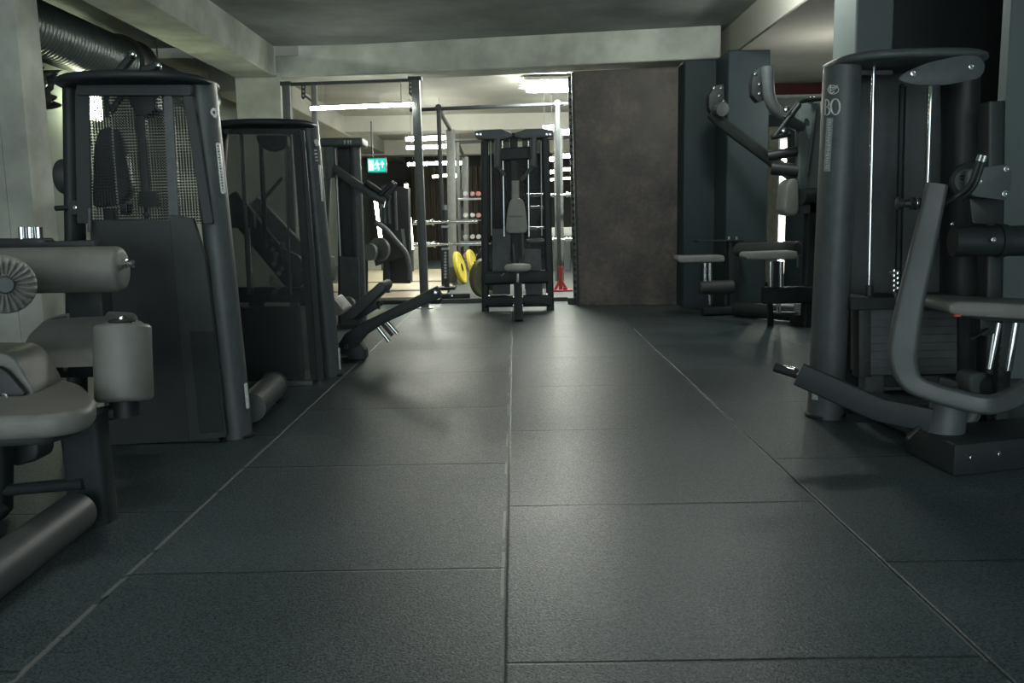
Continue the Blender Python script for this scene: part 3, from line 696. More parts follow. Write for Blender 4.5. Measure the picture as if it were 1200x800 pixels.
# exit sign
ex = thing('exit_sign', 'glowing green exit sign with white pictogram hanging under the back beam', 'sign', W(441, 193, 13))
a, b = W(431.5, 201.5, 13), W(451.5, 185.5, 13)
MB().span((a.x - .012, 12.995, a.z - .012), (b.x + .012, 13.05, b.z + .012)).bevel(.006, 2).build('housing', M_RACK, ex)
MB().span((a.x, 12.985, a.z), (b.x, 13.0, b.z)).build('sign_face', M_SIGN, ex)
def sg(u, v): return V(a.x + (b.x - a.x)*u, 12.982, a.z + (b.z - a.z)*v)
for nm, o in (('door_mark', [(.06, .12), (.34, .12), (.34, .88), (.06, .88)]), ('arrow_mark', [(.80, .3), (.86, .3), (.86, .55), (.95, .55), (.83, .85), (.71, .55), (.80, .55)])):
    MB().prism([sg(*p) for p in o], (0, -.003, 0)).build(nm, M_SIGNW, ex)
mb = MB(); mb.lathe([(.012, 0), (.012, .003)], sg(.53, .80), (0, -1, 0), 12)
for st in ([(.5, .70), (.54, .42)], [(.54, .42), (.63, .30), (.60, .12)], [(.54, .42), (.47, .28), (.41, .22)], [(.50, .68), (.60, .60), (.66, .52)], [(.50, .68), (.42, .60), (.40, .48)]):
    for i in range(len(st) - 1): mb.beam(sg(*st[i]), sg(*st[i + 1]), .004, .018)
mb.build('running_figure', M_SIGNW, ex)
MB().tube((a.x + .07, 13.02, b.z), (a.x + .07, 13.02, 2.36), .012, 10).build('bracket', M_RACK, ex)

# the second and third frames of the rig, with bars
r2 = thing('pull_up_rack', 'black pull-up rack whose long top bar runs behind the chest machine', 'rack', V(-.9, 11.5, .045))
Y = 11.3
for px, py in ((514, 126), (653, 121)):
    o = V(W(px, py, Y).x, Y, .045)
    MB().sweep([o, W(px, py, Y)], rrect(.055, .055, .008, 2), V(0, 1, 0)).build('upright', M_BLACK, r2)
    MB().lathe([(0, 0), (.04, 0), (.04, .03), (0, .03)], W(px, py, Y - .03), (0, -1, 0), 14).build('joint', M_BLACK, r2)
pipe([W(480, 129, Y), W(672, 121, Y)], .024, M_BLACK, 'pull_up_bar', r2)
for px, py, py2, w_, m in ((528, 152, 330, .115, M_RACKG), (654, 150, 332, .12, M_RACK)):
    o = W(px + (3 if px < 600 else 2), py2, 12.2)
    MB().sweep([V(o.x, 12.2, .045), W(px, py, 12.2)], rrect(w_, w_, .01, 2), V(0, 1, 0)).build('pale_post', m, r2)
MB().beam(W(514, 128, Y), W(528, 153, 12.2), .04, .04).build('brace', M_RACK, r2)
MB().beam(W(653, 124, Y), W(654, 151, 12.2), .04, .04).build('brace', M_RACK, r2)
r3 = thing('pull_up_rack', 'smaller farther pull-up rack left of the chest machine, behind the pale post', 'rack', V(-.95, 15.0, .045))
Y = 15.0
for px, py in ((536, 167), (700, 160)):
    MB().sweep([V(W(px, py, Y).x, Y, .045), W(px, py, Y)], rrect(.065, .065, .008, 2), V(0, 1, 0)).build('upright', M_RACK, r3)
pipe([W(530, 167, Y), W(704, 160, Y)], .024, M_BLACK, 'pull_up_bar', r3)
o = W(546, 330, 15.4)
MB().sweep([V(o.x, 15.4, .045), W(545, 184, 15.4)], rrect(.12, .12, .01, 2), V(0, 1, 0)).build('pale_post', M_RACKG, r3)
MB().beam(W(536, 168, Y), W(545, 186, 15.4), .04, .04).build('brace', M_RACK, r3)
# perforated upright at the panel's edge
pu = thing('perforated_post', 'thin black perforated steel post along the left edge of the rusty panel', 'post', V(W(674, 352, 9.3).x, 9.3, 0))
o = post((675, 352), (668, 90), 9.3, .05, M_BLACK, 'upright', pu, 34)
MB().span(V(W(672, 352, 9.3).x - .06, 9.24, 0), V(W(672, 352, 9.3).x + .06, 9.38, .07)).bevel(.006, 1).build('foot', M_BLACK, pu)
for py in (107, 113): MB().tube(W(668, py, 9.25), W(672, py, 9.25), .012, 10).build('peg', M_CHR, pu)

# racked barbells
def barbell(y0, x0, x1, Yd, label, y1=None):
    p, q = W(x0, y0, Yd), W(x1, y1 or y0, Yd); d = (q - p).normalized(); l = (q - p).length
    t = thing('barbell', label, 'barbell', (p + q)/2, 'barbells on the racks')
    MB().tube(p, q, .016, 14).build('shaft', M_CHR, t)
    for e, s in ((p, 1), (q, -1)):
        MB().tube(e, e + d*s*min(.34, l*.3), .027, 16).build('sleeve', M_CHR, t)
        MB().tube(e + d*s*min(.34, l*.3), e + d*s*(min(.34, l*.3) + .02), .038, 16).build('collar', M_CHR, t)
    return t
barbell(261, 484, 560, 10.9, 'upper chrome barbell racked behind the rig post', 259)
barbell(287, 484, 566, 10.88, 'lower chrome barbell racked behind the rig post', 285)
barbell(229, 640, 676, 11.9, 'upper chrome barbell end racked beside the rusty panel', 228)
barbell(281, 642, 674, 11.95, 'lower chrome barbell end racked beside the rusty panel', 280)
# uprights of the bar rack
br = thing('barbell_rack', 'black upright barbell rack with small hooks standing before the pale post', 'rack', V(W(522, 330, 11.05).x, 11.05, .045))
MB().sweep([V(W(524, 330, 11.05).x, 11.05, .045), W(521, 246, 11.05)], rrect(.06, .06, .008, 2), V(0, 1, 0)).build('upright', M_BLACK, br)
MB().span(V(W(514, 330, 11.05).x, 10.9, .045), V(W(534, 330, 11.05).x, 11.2, .075)).build('foot', M_BLACK, br)
for py in (264, 290): MB().span(W(517, py + 3, 10.90), W(527, py, 11.05)).bevel(.004, 1).build('hook', M_STEEL, br)
MB().tube(W(522, 246, 11.05), W(521.5, 240, 11.05), .035, 14).build('post_cap', M_STEEL, br)
mb = MB()
for k in range(9): mb.lathe([(.012, 0), (.017, -.001), (.017, .002), (.012, .002)], W(522, 296 + 3.6*k, 11.018), (0, 1, 0), 8)
mb.build('hole_rims', M_STEEL, br)
# dumbbell shelf with small weights
ds = thing('dumbbell_rack', 'low three-tier dumbbell rack behind the yellow plates', 'rack', V(W(556, 318, 13.2).x, 13.2, .045))
Yd = 13.2
for px in (541, 566): MB().sweep([V(W(px, 300, Yd).x, Yd + .1, .045), W(px, 222, Yd + .1)], rrect(.05, .05, .008, 2), V(0, 1, 0)).build('upright', M_BLACK, ds)
for py in (232, 257, 282, 304): MB().span(W(537, py + 2.5, Yd - .12), W(570, py, Yd + .14)).bevel(.004, 1).build('shelf', M_STEEL if py == 232 else M_RACK, ds)
db_cols = ((.30, .30, .30), (.40, .13, .12), (.36, .36, .34), (.28, .15, .15), (.22, .23, .23))
def dumbbell(c, r, m, lab, gx):
    t = thing('dumbbell', lab, 'dumbbell', c, 'dumbbells on the low rack')
    c = Vector(c) + V(0, 0, r)
    MB().tube(c + V(0, -.05, 0), c + V(0, .05, 0), .014, 12).build('handle', M_CHR, t)
    for s in (-1, 1): MB().lathe([(0, 0), (r*.9, 0), (r, .01), (r, .045), (r*.9, .055), (0, .055)], c + V(0, s*.05, 0), (0, s, 0), 12).build('weight_head', m, t)
k = 0
tiers = ('top', 'second', 'third', 'lowest'); places = ('left', 'middle', 'right'); cn = ('grey', 'red', 'pale', 'dull red', 'slate')
DBM = [mat('dumbbell_coat_' + n.replace(' ', '_'), c, .4) for n, c in zip(cn, db_cols)]
for ti, py in enumerate((232, 257, 282, 304)):
    for pi, px in enumerate((546, 554, 561)):
        i = (ti*2 + pi*3) % 5
        dumbbell(W(px, py, Yd) + V(0, 0, .026), .035, DBM[i], f'{cn[i]} dumbbell at the {places[pi]} of the {tiers[ti]} tier of the low rack', 0); k += 1
# bumper plates standing on the platform
def plate(px, py, Yd, r, w_, m, ang, label, grp, tilt=0, stripe=None):
    c = W(px, py, Yd); c.z = .045 + r*math.cos(tilt) + .002
    ax = V(math.cos(ang)*math.cos(tilt), -math.sin(ang)*math.cos(tilt), math.sin(tilt))
    t = thing('weight_plate', label, 'weight plate', (c.x, c.y, .045), grp)
    MB().lathe([(.028, -w_/2), (.06, -w_/2), (.065, -w_*.32), (r*.72, -w_*.32), (r*.78, -w_/2), (r - .012, -w_/2), (r, -w_/2 + .012), (r, w_/2 - .012), (r - .012, w_/2), (r*.78, w_/2), (r*.72, w_*.32), (.065, w_*.32), (.06, w_/2), (.028, w_/2)], c, ax, 48).build('rubber_disc', m, t)
    MB().lathe([(.026, -w_/2 - .003), (.055, -w_/2 - .003), (.055, w_/2 + .003), (.026, w_/2 + .003)], c, ax, 24).build('hub', M_CHR, t)
    if stripe: MB().lathe([(r*.80, w_/2 + .001), (r*.93, w_/2 + .001), (r*.93, w_/2 + .004), (r*.80, w_/2 + .004)], c, ax, 48).build('stripe', stripe, t)
    return t
plate(539, 310, 11.9, .225, .06, M_YEL, .16, 'yellow rubber weight plate, left of the yellow pair on the platform', 'yellow plates', .24)
plate(554, 308, 12.6, .225, .06, M_YEL, .16, 'yellow rubber weight plate, right of the yellow pair nearer the chest machine', 'yellow plates', .24)
plate(576, 320, 10.2, .30, .08, M_RUB, .55, 'big black weight plate standing half hidden by the left side of the chest machine', None)
plate(567, 326, 9.75, .22, .06, mat('olive_rubber', (.10, .10, .05), .5), .7, 'smaller olive weight plate leaning before the big black one', None)
# red bar jack on the platform
bj = thing('barbell_jack', 'bright red barbell jack standing on the platform beside the rusty panel', 'stand', V(W(657, 331, 10.4).x, 10.4, .045))
Yd = 10.4; b0 = V(W(657, 331, Yd).x, Yd, .045)
MB().sweep([b0 + V(0, 0, .02), W(657, 312, Yd)], rrect(.045, .045, .008, 2), V(0, 1, 0)).build('post', M_RED, bj)
for s in (-1, 1):
    MB().beam(b0 + V(0, 0, .14), b0 + V(s*.07, 0, .02), .04, .03).build('leg', M_RED, bj)
MB().span(b0 + V(-.12, -.06, 0), b0 + V(.14, .06, .022)).bevel(.006, 1).build('base', M_RED, bj)
MB().tube(b0 + V(.05, -.03, .05), b0 + V(.05, -.03, .022), .025, 12).build('roller', M_RED, bj)
# white storage unit by the panel, brown curtain and lockers at the back
wu = thing('storage_box', 'small white wall box standing on a pedestal behind the pale post', 'box', V(W(660, 330, 14.5).x, 14.5, .045))
MB().span(W(644, 277, 14.5), W(673, 266, 14.8)).bevel(.012).build('box_body', M_WHITE, wu)
MB().sweep([V(W(658, 300, 14.65).x, 14.65, .045), W(658, 277, 14.65)], rrect(.3, .2, .02), V(0, 1, 0)).build('pedestal', M_RACK, wu)
ct = MB(); pts = []
x0, x1 = W(484, 260, 20).x, W(585, 260, 20).x
n = 160; pr = [V(x0 + (x1 - x0)*i/n, 20 + .09*math.sin(i*.62) + .03*math.sin(i*1.9), 0) for i in range(n + 1)]
ct._faces([[p for p in pr] + [p + V(0, .03, 0) for p in reversed(pr)], [p + V(0, 0, 2.1) for p in pr] + [p + V(0, .03, 2.1) for p in reversed(pr)]])
tag(ct.build('curtain', M_CURT), 'dark brown folded curtain along the back wall behind the racks', 'curtain')
wl = thing('wall_bars', 'chrome wall bars on black posts seen through the chest machine', 'wall bars', V(W(630, 330, 10.6).x, 10.6, .045))
for px in (619, 642): MB().sweep([V(W(px, 330, 10.6).x, 10.6, .045), W(px, 222, 10.6)], rrect(.04, .04, .006, 2), V(0, 1, 0)).build('upright', M_BLACK, wl)
for py in (228.5, 243, 267.5, 281.5): MB().tube(W(617, py, 10.56), W(644, py - .5, 10.56), .021, 14).build('rung', M_CHR, wl)
# rig feet lying on the platform edge
for (px0, px1, py, lab) in ((517, 551, 353, 'flat black steel bar with chrome bolt at the platform edge beside the rig post'),):
    t = thing('steel_bar', lab, 'bar', V(W(px0, py, 9.75).x, 9.75, .045))
    a, b = W(px0, py, 9.72).x, W(px1, py, 9.72).x
    MB().span((a, 9.68, .045), (b, 9.80, .10)).bevel(.012, 2).build('bar_body', M_BLACK, t)
    bolt(((a*.62 + b*.38), 9.68, .075), TOCAM, .012, t)

# ------------------------------------------------------------------ rusty panel
o = [G(678, 358), G(793, 357)]
a = V(o[0].x, 9.10, 0); b = V(1.668, 9.0, 0); a2 = W(671, 85, 9.10); b2 = W(791, 74, 9.0)
pn = thing('metal_screen', 'tall brown rusted steel panel standing beside the dark blue column', 'panel', (a + b)/2)
MB().prism([a, b, V(1.668, 9.0, 2.395), V(a2.x, 9.10, 2.375)], (.0, .07, 0)).bevel(.004, 1).build('panel_sheet', M_RUST, pn)
MB().prism([a + V(-.012, -.008, 0), a + V(.012, -.008, 0), V(a2.x + .012, 9.092, 2.37), V(a2.x - .012, 9.092, 2.37)], (0, .09, 0)).build('panel_edge', M_FRAME, pn)

# ------------------------------------------------------------------ chest machine in the middle of the room
cm = thing('chest_machine', 'black twin-column chest machine with a grey seat and back pad facing down the middle aisle', 'exercise machine', G(607, 366))
Y = 8.72
for pb, pt in (((569, 364), (568, 165)), ((645, 362), (639, 163))):
    MB().sweep([V(W(*pb, Y).x, Y, 0), W(*pt, Y)], rrect(.075, .09, .02), V(0, 1, 0)).build('column', M_FRAME, cm)
for o, f in (([(556, 154), (566, 152), (588, 151), (600, 156), (600, 160), (590, 163), (568, 163), (557, 160)], -1), ([(603, 156), (616, 151), (636, 150), (648, 153), (649, 158), (634, 161), (612, 162), (603, 160)], 1)):
    c = sl(o, Y - .14, .30, M_FRAME2, 'top_cap', cm, .01, .006, 2)
    for px in ((559, 563) if f < 0 else (641, 645)): bolt(W(px, 157, Y - .142), TOCAM, .013, c)
for (px0, py0, px1, py1) in ((583, 162, 583, 196), (625, 161, 625, 195)):
    roller(W(px1, py1, Y - .12), W(px0, py0, Y - .12), .033, M_FRAME2, 'arm_roller', cm, .008)
for pxs in ([(573, 164), (597, 164), (597, 340), (573, 340)], [(612, 163), (637, 163), (641, 338), (615, 339)]):
    panel(pxs, Y + .06, .01, M_SMOKE, 'smoked_panel', cm)
panel([(577, 268), (598, 268), (598, 345), (577, 345)], Y + .02, .04, M_STACK, 'weight_stack', cm)
panel([(614, 292), (634, 292), (636, 345), (616, 345)], Y + .02, .04, M_STACK, 'weight_stack', cm)
MB().sweep([W(584, 181, Y - .05), W(624, 179, Y - .05)], rrect(.07, .12, .015)).build('cross_arm', M_FRAME, cm)
MB().sweep([W(604, 318, Y - .02), W(602, 156, Y - .02)], rrect(.075, .07, .01), V(0, 1, 0)).build('mast', M_FRAME, cm)
for px, p2 in ((589, 591), (619, 620)): MB().tube(W(px, 163, Y), W(p2, 277, Y), .010, 12).build('guide_rod', M_CHR, cm)
for px in (575, 634): MB().tube(W(px, 165, Y), W(px + 1, 276, Y), .007, 10).build('guide_rod', M_STEEL, cm)
for a, b in (((585, 196), (591, 205)), ((623, 196), (611, 211))): MB().beam(W(*a, Y - .1), W(*b, Y - .1), .03, .035).build('link', M_BLACK, cm)
MB().sweep([W(604, 236, Y - .12), W(604, 212, Y - .10)], rrect(.075, .06, .014), V(0, 1, 0)).build('pad_stem', M_PADL, cm)
bp = sl([(592.5, 269), (595, 246), (597, 236), (601, 232), (609, 232), (614, 236), (616, 246), (618.5, 268), (616, 273), (595, 273.5)], Y - .20, .09, M_PADL, 'back_pad', cm, .03, .014, 3)
mb = MB()
for k in range(9): mb.box(W(597 + 1.85*k, 253.5, Y - .201), (.0075, .003, random.choice((.014, .018))))
mb.build('stitched_marks', M_PADD, bp)
st = MB().lathe([(0, 0), (.10, 0), (.128, .02), (.13, .045), (.115, .068), (.06, .075), (0, .075)], W(607, 318, Y - .35), (0, 0, 1), 32).build('seat', M_PADW, cm, smooth=60)
MB().lathe([(0, 0), (.11, 0), (.11, .012), (0, .012)], W(607, 318, Y - .35) - V(0, 0, .013), (0, 0, 1), 24).build('seat_plate', M_BLACK, st)
MB().tube(W(607, 334, Y - .35), W(607, 319, Y - .35), .018, 14).build('seat_rod', M_CHR, cm)
xs = W(607, 330, 8.3).x; b_ = G(608, 377)
MB().sweep([V(b_.x, b_.y + .03, 0), V(b_.x - .002, b_.y + .25, W(607, 333, b_.y + .25).z)], rrect(.075, .075, .012), V(0, 1, 0)).build('seat_post', M_FRAME, cm)
MB().sweep([V(b_.x, b_.y + .05, .05), V(b_.x - .01, Y, .05)], rrect(.075, .08, .012)).build('keel', M_FRAME, cm)
MB().sweep([W(568, 326, Y - .03), W(642, 324, Y - .03)], rrect(.10, .13, .03)).build('crossbar', M_FRAME, cm)
MB().sweep([V(W(569, 356, Y).x, Y - .02, .10), V(W(645, 356, Y).x, Y - .02, .10)], rrect(.09, .12, .03)).build('crossbar', M_FRAME, cm)
for px in (602, 612):
    for py in (348, 358): bolt(W(px, py, Y - .10 if py > 350 else Y - .1), TOCAM, .010, cm)
for c in ((573, 347), (641, 345)): bolt(W(*c, Y - .05), TOCAM, .012, cm)
MB().tube(W(588, 323, Y - .1), W(592, 320, Y - .14), .010, 10).build('selector_pin', M_CHR, cm)
MB().tube(W(601, 285, Y - .06), W(603, 308, Y - .06), .012, 10).build('adjuster_rod', M_FRAME2, cm)
MB().tube(W(612, 270, Y - .04), W(613, 308, Y - .04), .014, 10).build('adjuster_rod', M_FRAME2, cm)
# ------------------------------------------------------------------ two-seat press machine by the blue columns
pm = thing('press_machine', 'dark two-seat press machine with long angled arms standing in front of the blue columns', 'exercise machine', V(1.98, 7.6, 0))
# near station
Y = 7.0
pc = sl([(937, 122), (962, 118), (962, 250), (936, 250)], Y, .12, M_TEALW, 'housing', pm, .015, .01, 2)
bolt(W(944, 142, Y - .002), TOCAM, .022, pc)
MB().sweep([V(W(950, 395, Y).x, Y + .05, 0), W(953, 235, Y + .05)], rrect(.12, .1, .02), V(0, 1, 0)).build('column', M_FRAME, pm)
MB().tube(W(946, 206, Y - .01), W(956, 128, Y - .01), .012, 12).build('guide_rod', M_FRAME2, pm)
MB().lathe([(0, 0), (.022, 0), (.026, .01), (.026, .05), (0, .055)], W(950, 117, Y - .05) - V(0, 0, .03), (0, 0, 1), 14).build('end_bolt', M_CHR, pm)
MB().sweep([W(936, 231, Y - .1), W(956, 229, Y + .04)], circ(.065, 18)).build('backrest_tube', M_FRAME, pm)
pad([W(919, 246, Y - .12), W(922, 216, Y - .12), W(927, 209, Y - .12), W(934, 209, Y - .12), W(937, 216, Y - .12), W(937, 248, Y - .12), W(932, 253, Y - .12), W(922, 252, Y - .12)], (0, .24, 0), M_PADL, 'backrest', pm, .03, .02, 3)
pad([W(874, 302, 6.85), W(876, 296, 6.85), W(934, 294, 6.85), W(936, 298, 6.85), W(934, 304, 6.85), W(878, 305, 6.85)], (0, .24, 0), M_PADL, 'seat', pm, .02, .014, 3)
MB().tube(W(935, 300, 6.85), W(935, 313, 6.85), .009, 10).build('seat_lever', M_FRAME2, pm)
for px, r in ((903, .022), (915, .022)): MB().tube(W(px, 306, 6.95), W(px, 336, 6.95), r, 14).build('seat_rod', M_CHR, pm)
MB().sweep([W(909, 306, 7.0), W(909, 345, 7.0)], rrect(.09, .07, .012), V(0, 1, 0)).build('seat_post', M_BLACK, pm)
MB().sweep([W(894, 346, 7.0), W(952, 345, 7.0)], rrect(.10, .135, .02)).build('seat_beam', M_FRAME, pm)
MB().sweep([G(903, 381), W(902, 350, 7.1)], rrect(.045, .045, .01), V(0, 1, 0)).build('foot', M_BLACK, pm)
for px in (911, 914): MB().tube(W(px, 353, 7.1), W(px, 367, 7.1), .008, 10).build('adjuster_rod', M_CHR, pm)
MB().tube(W(905, 366, 7.15), W(935, 367, 7.15), .012, 10).build('floor_bar', M_STEEL, pm)
fb = MB().span(W(933, 371, 7.15), W(940, 355, 7.22)).bevel(.004, 1).build('label_block', M_LABEL, pm)
MB().span(V(W(930, 376, 7.15).x, 7.1, 0), V(W(942, 376, 7.15).x, 7.25, W(930, 369, 7.15).z)).build('floor_block', M_BLACK, pm)
# upper bent arm and crossed handles
ua = pipe([W(899, 78, 6.9), W(901, 112, 6.9), W(906, 126, 6.9), W(925, 142, 6.9), W(940, 150, 7.05)], .045, M_FRAME2, 'upper_arm', pm, .1)
ab = sl([(881, 98), (884, 84), (898, 74), (903, 80), (898, 84), (896, 112), (898, 116), (889, 120), (882, 112)], 6.95, .10, M_FRAME, 'arm_bracket', pm)
for c in ((885, 86), (901, 81), (890, 98), (890, 109)): bolt(W(*c, 6.88 if c[0] > 900 else 6.945), TOCAM, .012, ab)
for a, b in (((904, 161), (926, 157)), ((908, 160), (937, 122))): MB().tube(W(*a, 6.8), W(*b, 6.8), .02, 14).build('handle', M_BLACK, pm)
pipe([W(920, 138, 6.85), W(937, 118, 6.85), W(962, 116, 6.95)], .018, M_FRAME, 'cable_arm', pm)
for c in ((921, 128), (918, 153)):
    MB().lathe([(0, 0), (.02, 0), (.024, .008), (.02, .03), (0, .034)], W(*c, 6.8), TOCAM, 14).build('end_bolt', M_CHR, pm)
for a, b, r in (((901, 183), (940, 176), .04), ((905, 197), (942, 201), .055)): MB().tube(W(*a, 7.15), W(*b, 7.05), r, 16).build('stub_tube', M_BLACK, pm)
# long slanted arm to the far station
pipe([W(834, 133, 7.9), W(848, 146, 7.85), W(905, 188, 7.4), W(922, 202, 7.2), W(942, 208, 7.1)], .052, M_FRAME, 'long_arm', pm, .15)
jb = sl([(831, 112), (838, 100), (848, 98), (849, 130), (836, 136), (831, 126)], 7.85, .12, M_FRAME, 'joint_bracket', pm)
for c in ((837, 103), (845, 103), (843, 112), (848, 118)): bolt(W(*c, 7.848), TOCAM, .012, jb)
MB().lathe([(0, 0), (.055, 0), (.06, .01), (.06, .09), (0, .1)], W(841, 127, 7.82), (.3, -1, -.2), 18).build('joint', M_FRAME2, pm)
# far station
Y = 8.0
MB().sweep([V(W(860, 369, Y).x, Y, 0), W(858, 281, Y)], rrect(.10, .09, .02), V(0, 1, 0)).build('column', M_BLACK, pm)
hp = MB().span(W(818, 284, Y - .1), W(866, 280, Y + .1)).bevel(.008, 2).build('arm_plate', M_FRAME, pm)
for px in (854, 863): MB().tube(W(px, 281, Y - .05), W(px, 277, Y - .05), .015, 12).build('bolt', M_STEEL, hp)
pad([W(793, 304, 7.8), W(795, 300, 7.8), W(848, 299, 7.8), W(850, 303, 7.8), W(849, 307, 7.8), W(796, 308, 7.8)], (0, .25, 0), M_PADL, 'seat', pm, .016, .012, 3)
for px in (826, 832): MB().tube(W(px, 308, 7.9), W(px, 330, 7.9), .019, 14).build('seat_rod', M_CHR, pm)
MB().sweep([W(829, 308, 7.96), W(829, 335, 7.96)], rrect(.10, .06, .012), V(0, 1, 0)).build('seat_post', M_BLACK, pm)
roller(W(819, 337, 7.9), W(860, 336, 7.9), .062, M_PADD, 'leg_roller', pm)
MB().tube(W(831, 345, 7.9), W(832, 357, 7.9), .013, 12).build('adjuster_rod', M_CHR, pm)
MB().sweep([V(W(823, 362, 7.95).x, 7.95, .045), V(W(860, 362, 7.95).x, 7.98, .045)], rrect(.1, .08, .025)).build('floor_tube', M_FRAME, pm)
roller(W(864, 293, 7.75), W(936, 291, 7.2), .062, M_PADD, 'arm_roller', pm)
MB().sweep([V(W(864, 358, 7.8).x, 7.85, .07), V(W(948, 356, 7.2).x, 7.3, .07)], circ(.065, 18)).build('floor_tube', M_FRAME, pm)

# strip lamp on the end wall
vl = thing('strip_lamp', 'tall upright white strip lamp behind the seats of the two-seat press machine', 'lamp', W(917, 318, 9.6))
MB().span(W(913.5, 319, 9.6), W(919.5, 165, 9.63)).bevel(.008, 2).build('tube', M_LEDV, vl)
MB().span(W(911, 321, 9.635), W(922, 160, 9.66)).build('batten', M_WHITE, vl)
o = W(917, 321, 9.65); MB().sweep([V(o.x, 9.69, 0), W(916, 162, 9.69)], rrect(.06, .04, .008), V(0, 1, 0)).build('stand_post', M_FRAME2, vl)

# ------------------------------------------------------------------ large machine on the right
rm = thing('leg_press_machine', 'large dark machine with a lettered weight tower, curved padded arm and grey seat', 'exercise machine', G(1050, 500))
Y = 3.86
xa, xb = W(972, 76, Y).x, W(1147, 80, Y).x
# tower
n = 64; pr = []
ellipse_cap((xa + xb)/2, Y + .02, (xb - xa)/2, .26, W(1010, 76, Y).z - .01, .036, 2.8).build('top_cap', M_FRAME2, rm, smooth=60)
cr = column('column', G(967, 487, 0), W(987, 78, Y), .076, .095, rm, M_FRAME2)
MB().lathe([(0, 0), (.088, 0), (.092, .01), (.088, .016), (0, .016)], G(967, 487, 0), (0, 0, 1), 36).build('column_foot', M_BLACK, rm)
cr2 = column('column', V(W(1122, 470, 4.02).x, 4.02, 0), W(1126, 92, 4.02), .075, .09, rm, M_BLACK)
plt = sl([(1051, 93), (1062, 84), (1090, 72), (1130, 64), (1150, 66), (1156, 78), (1150, 91), (1110, 100), (1070, 100)], 3.56, .016, M_FRAME2, 'side_plate', rm, .05, .004, 2)
for c in ((1070, 85.5), (1138, 78)): bolt(W(*c, 3.558), TOCAM, .014, plt)
panel([(1001, 80), (1104, 76), (1104, 452), (990, 455)], 4.06, .02, mat('cover_grey', (.055, .063, .066), .5), 'back_cover', rm)
panel([(1001, 82), (1047, 82), (1047, 88), (1001, 88)], 3.9, .02, M_FRAME2, 'cover_rail', rm)
panel([(1056, 98), (1060, 98), (1054, 350), (1050, 350)], 3.95, .02, M_FRAME, 'cover_fold', rm)
panel([(1062, 100), (1086, 100), (1082, 350), (1056, 350)], 4.0, .02, mat('cover_grain', (.06, .068, .07), .5, 0, .3, 160), 'inner_cover', rm)
for a, b in (((1024, 74), (1018, 338)), ((1091, 100), (1087, 214))): MB().tube(W(*a, 3.86), W(*b, 3.86), .0085, 14).build('guide_rod', M_CHR, rm)
MB().tube(W(1018, 352, 3.86), W(1018.5, 334, 3.86), .018, 14).build('rod_sleeve', M_BLACK, rm)
ws = MB()
for k in range(9):
    y0 = 356 + k*9.3; a, b = W(1013, y0 + 9.28, 3.80), V(W(1101, y0, 3.96).x, 3.96, W(1013, y0, 3.80).z); ws.span(a + V(0, 0, .0), b + V(0, 0, .0))
ws = ws.bevel(.0012, 1).build('weight_stack', M_STACK, rm)
mb = MB()
for k in range(18): mb.box(W(1074.5 - k*.12, 386 + k*2.85, 3.798), (.009, .004, .0055))
mb.build('selector_holes', M_STEEL, ws)
MB().span(W(997, 349, 3.78), W(1100, 356, 3.98)).bevel(.004, 1).build('stack_head', M_FRAME, rm)
MB().sweep([W(1010, 356, 3.84), W(1010, 440, 3.84)], rrect(.06, .08, .006), V(0, 1, 0)).build('stack_guide', M_BLACK, rm)
for px in (1021, 1088): MB().sweep([V(W(px, 462, 3.9).x, 3.9, .02), W(px, 438, 3.9)], rrect(.09, .08, .01), V(0, 1, 0)).build('stack_support', M_FRAME2, rm)
# chrome lifting tackle above the stack
mb = MB()
for k in range(9): mb.lathe([(.004, 0), (.0085, .004), (.0085, .012), (.004, .016)], W(1049 + (2.2 if k % 2 else -2), 319 + k*2.9, 3.78), (.2, 0, 1), 10)
tk = mb.build('lifting_tackle', M_CHR, rm)
MB().tube(W(1043, 319, 3.78), W(1054, 318, 3.78), .007, 10).build('tackle_bar', M_CHR, tk)
MB().sweep([W(1048, 342, 3.78), W(1054, 360, 3.78)], rrect(.015, .012, .003), V(0, 1, 0)).build('cable', M_FRAME2, rm)
# letters, badge and strip printed on the front column
def colpt(px, py, e=0):                    # a point on the near face of the front column
    a, b = G(967, 487, 0), W(987, 78, Y)
    p = W(px, py, Y - .09)
    for _ in range(4):
        t = p.z/b.z; cx = a.x + (b.x - a.x)*t; cy = a.y + (b.y - a.y)*t
        u = max(-.96, min(.96, (p.x - cx)/.076)); p = W(px, py, cy - .095*math.sqrt(1 - u*u) - e)
    return p
def ring_stroke(cx, cy, rx, ry, thin, thick, name, a0=0, a1=360, n=36):
    mb = MB(); rings = []
    m = n if a1 - a0 < 360 else n - 1
    for i in range(m + 1 if a1 - a0 < 360 else n):
        t = math.radians(a0 + (a1 - a0)*i/n); c, s = math.cos(t), math.sin(t)
        w_ = thin + (thick - thin)*abs(c)
        q = [(cx + (rx - w_/2)*c, cy - (ry - w_/2)*s), (cx + (rx + w_/2)*c, cy - (ry + w_/2)*s)]
        rings.append([colpt(*q[0], .0005), colpt(*q[1], .0005), colpt(*q[1], .003), colpt(*q[0], .003)])
    mb._faces(rings, a1 - a0 >= 360); return mb
lt = ring_stroke(979, 125, 5.2, 9.2, 1.1, 2.4, 'O').build('letter_o', M_LABEL, cr)
mb = ring_stroke(968, 121, 3.4, 4.6, 1.0, 2.0, 'B', -90, 90)
mb2 = ring_stroke(968, 130, 4.2, 4.8, 1.0, 2.1, 'B', -90, 90)
me = bpy.data.meshes.new('t'); mb2.bm.to_mesh(me); mb.bm.from_mesh(me)
mb.prism([colpt(966.8, 116, .0005), colpt(968.2, 116, .0005), colpt(967.4, 135, .0005), colpt(966, 135, .0005)], (0, -.003, 0))
mb.build('letter_b', M_LABEL, cr)
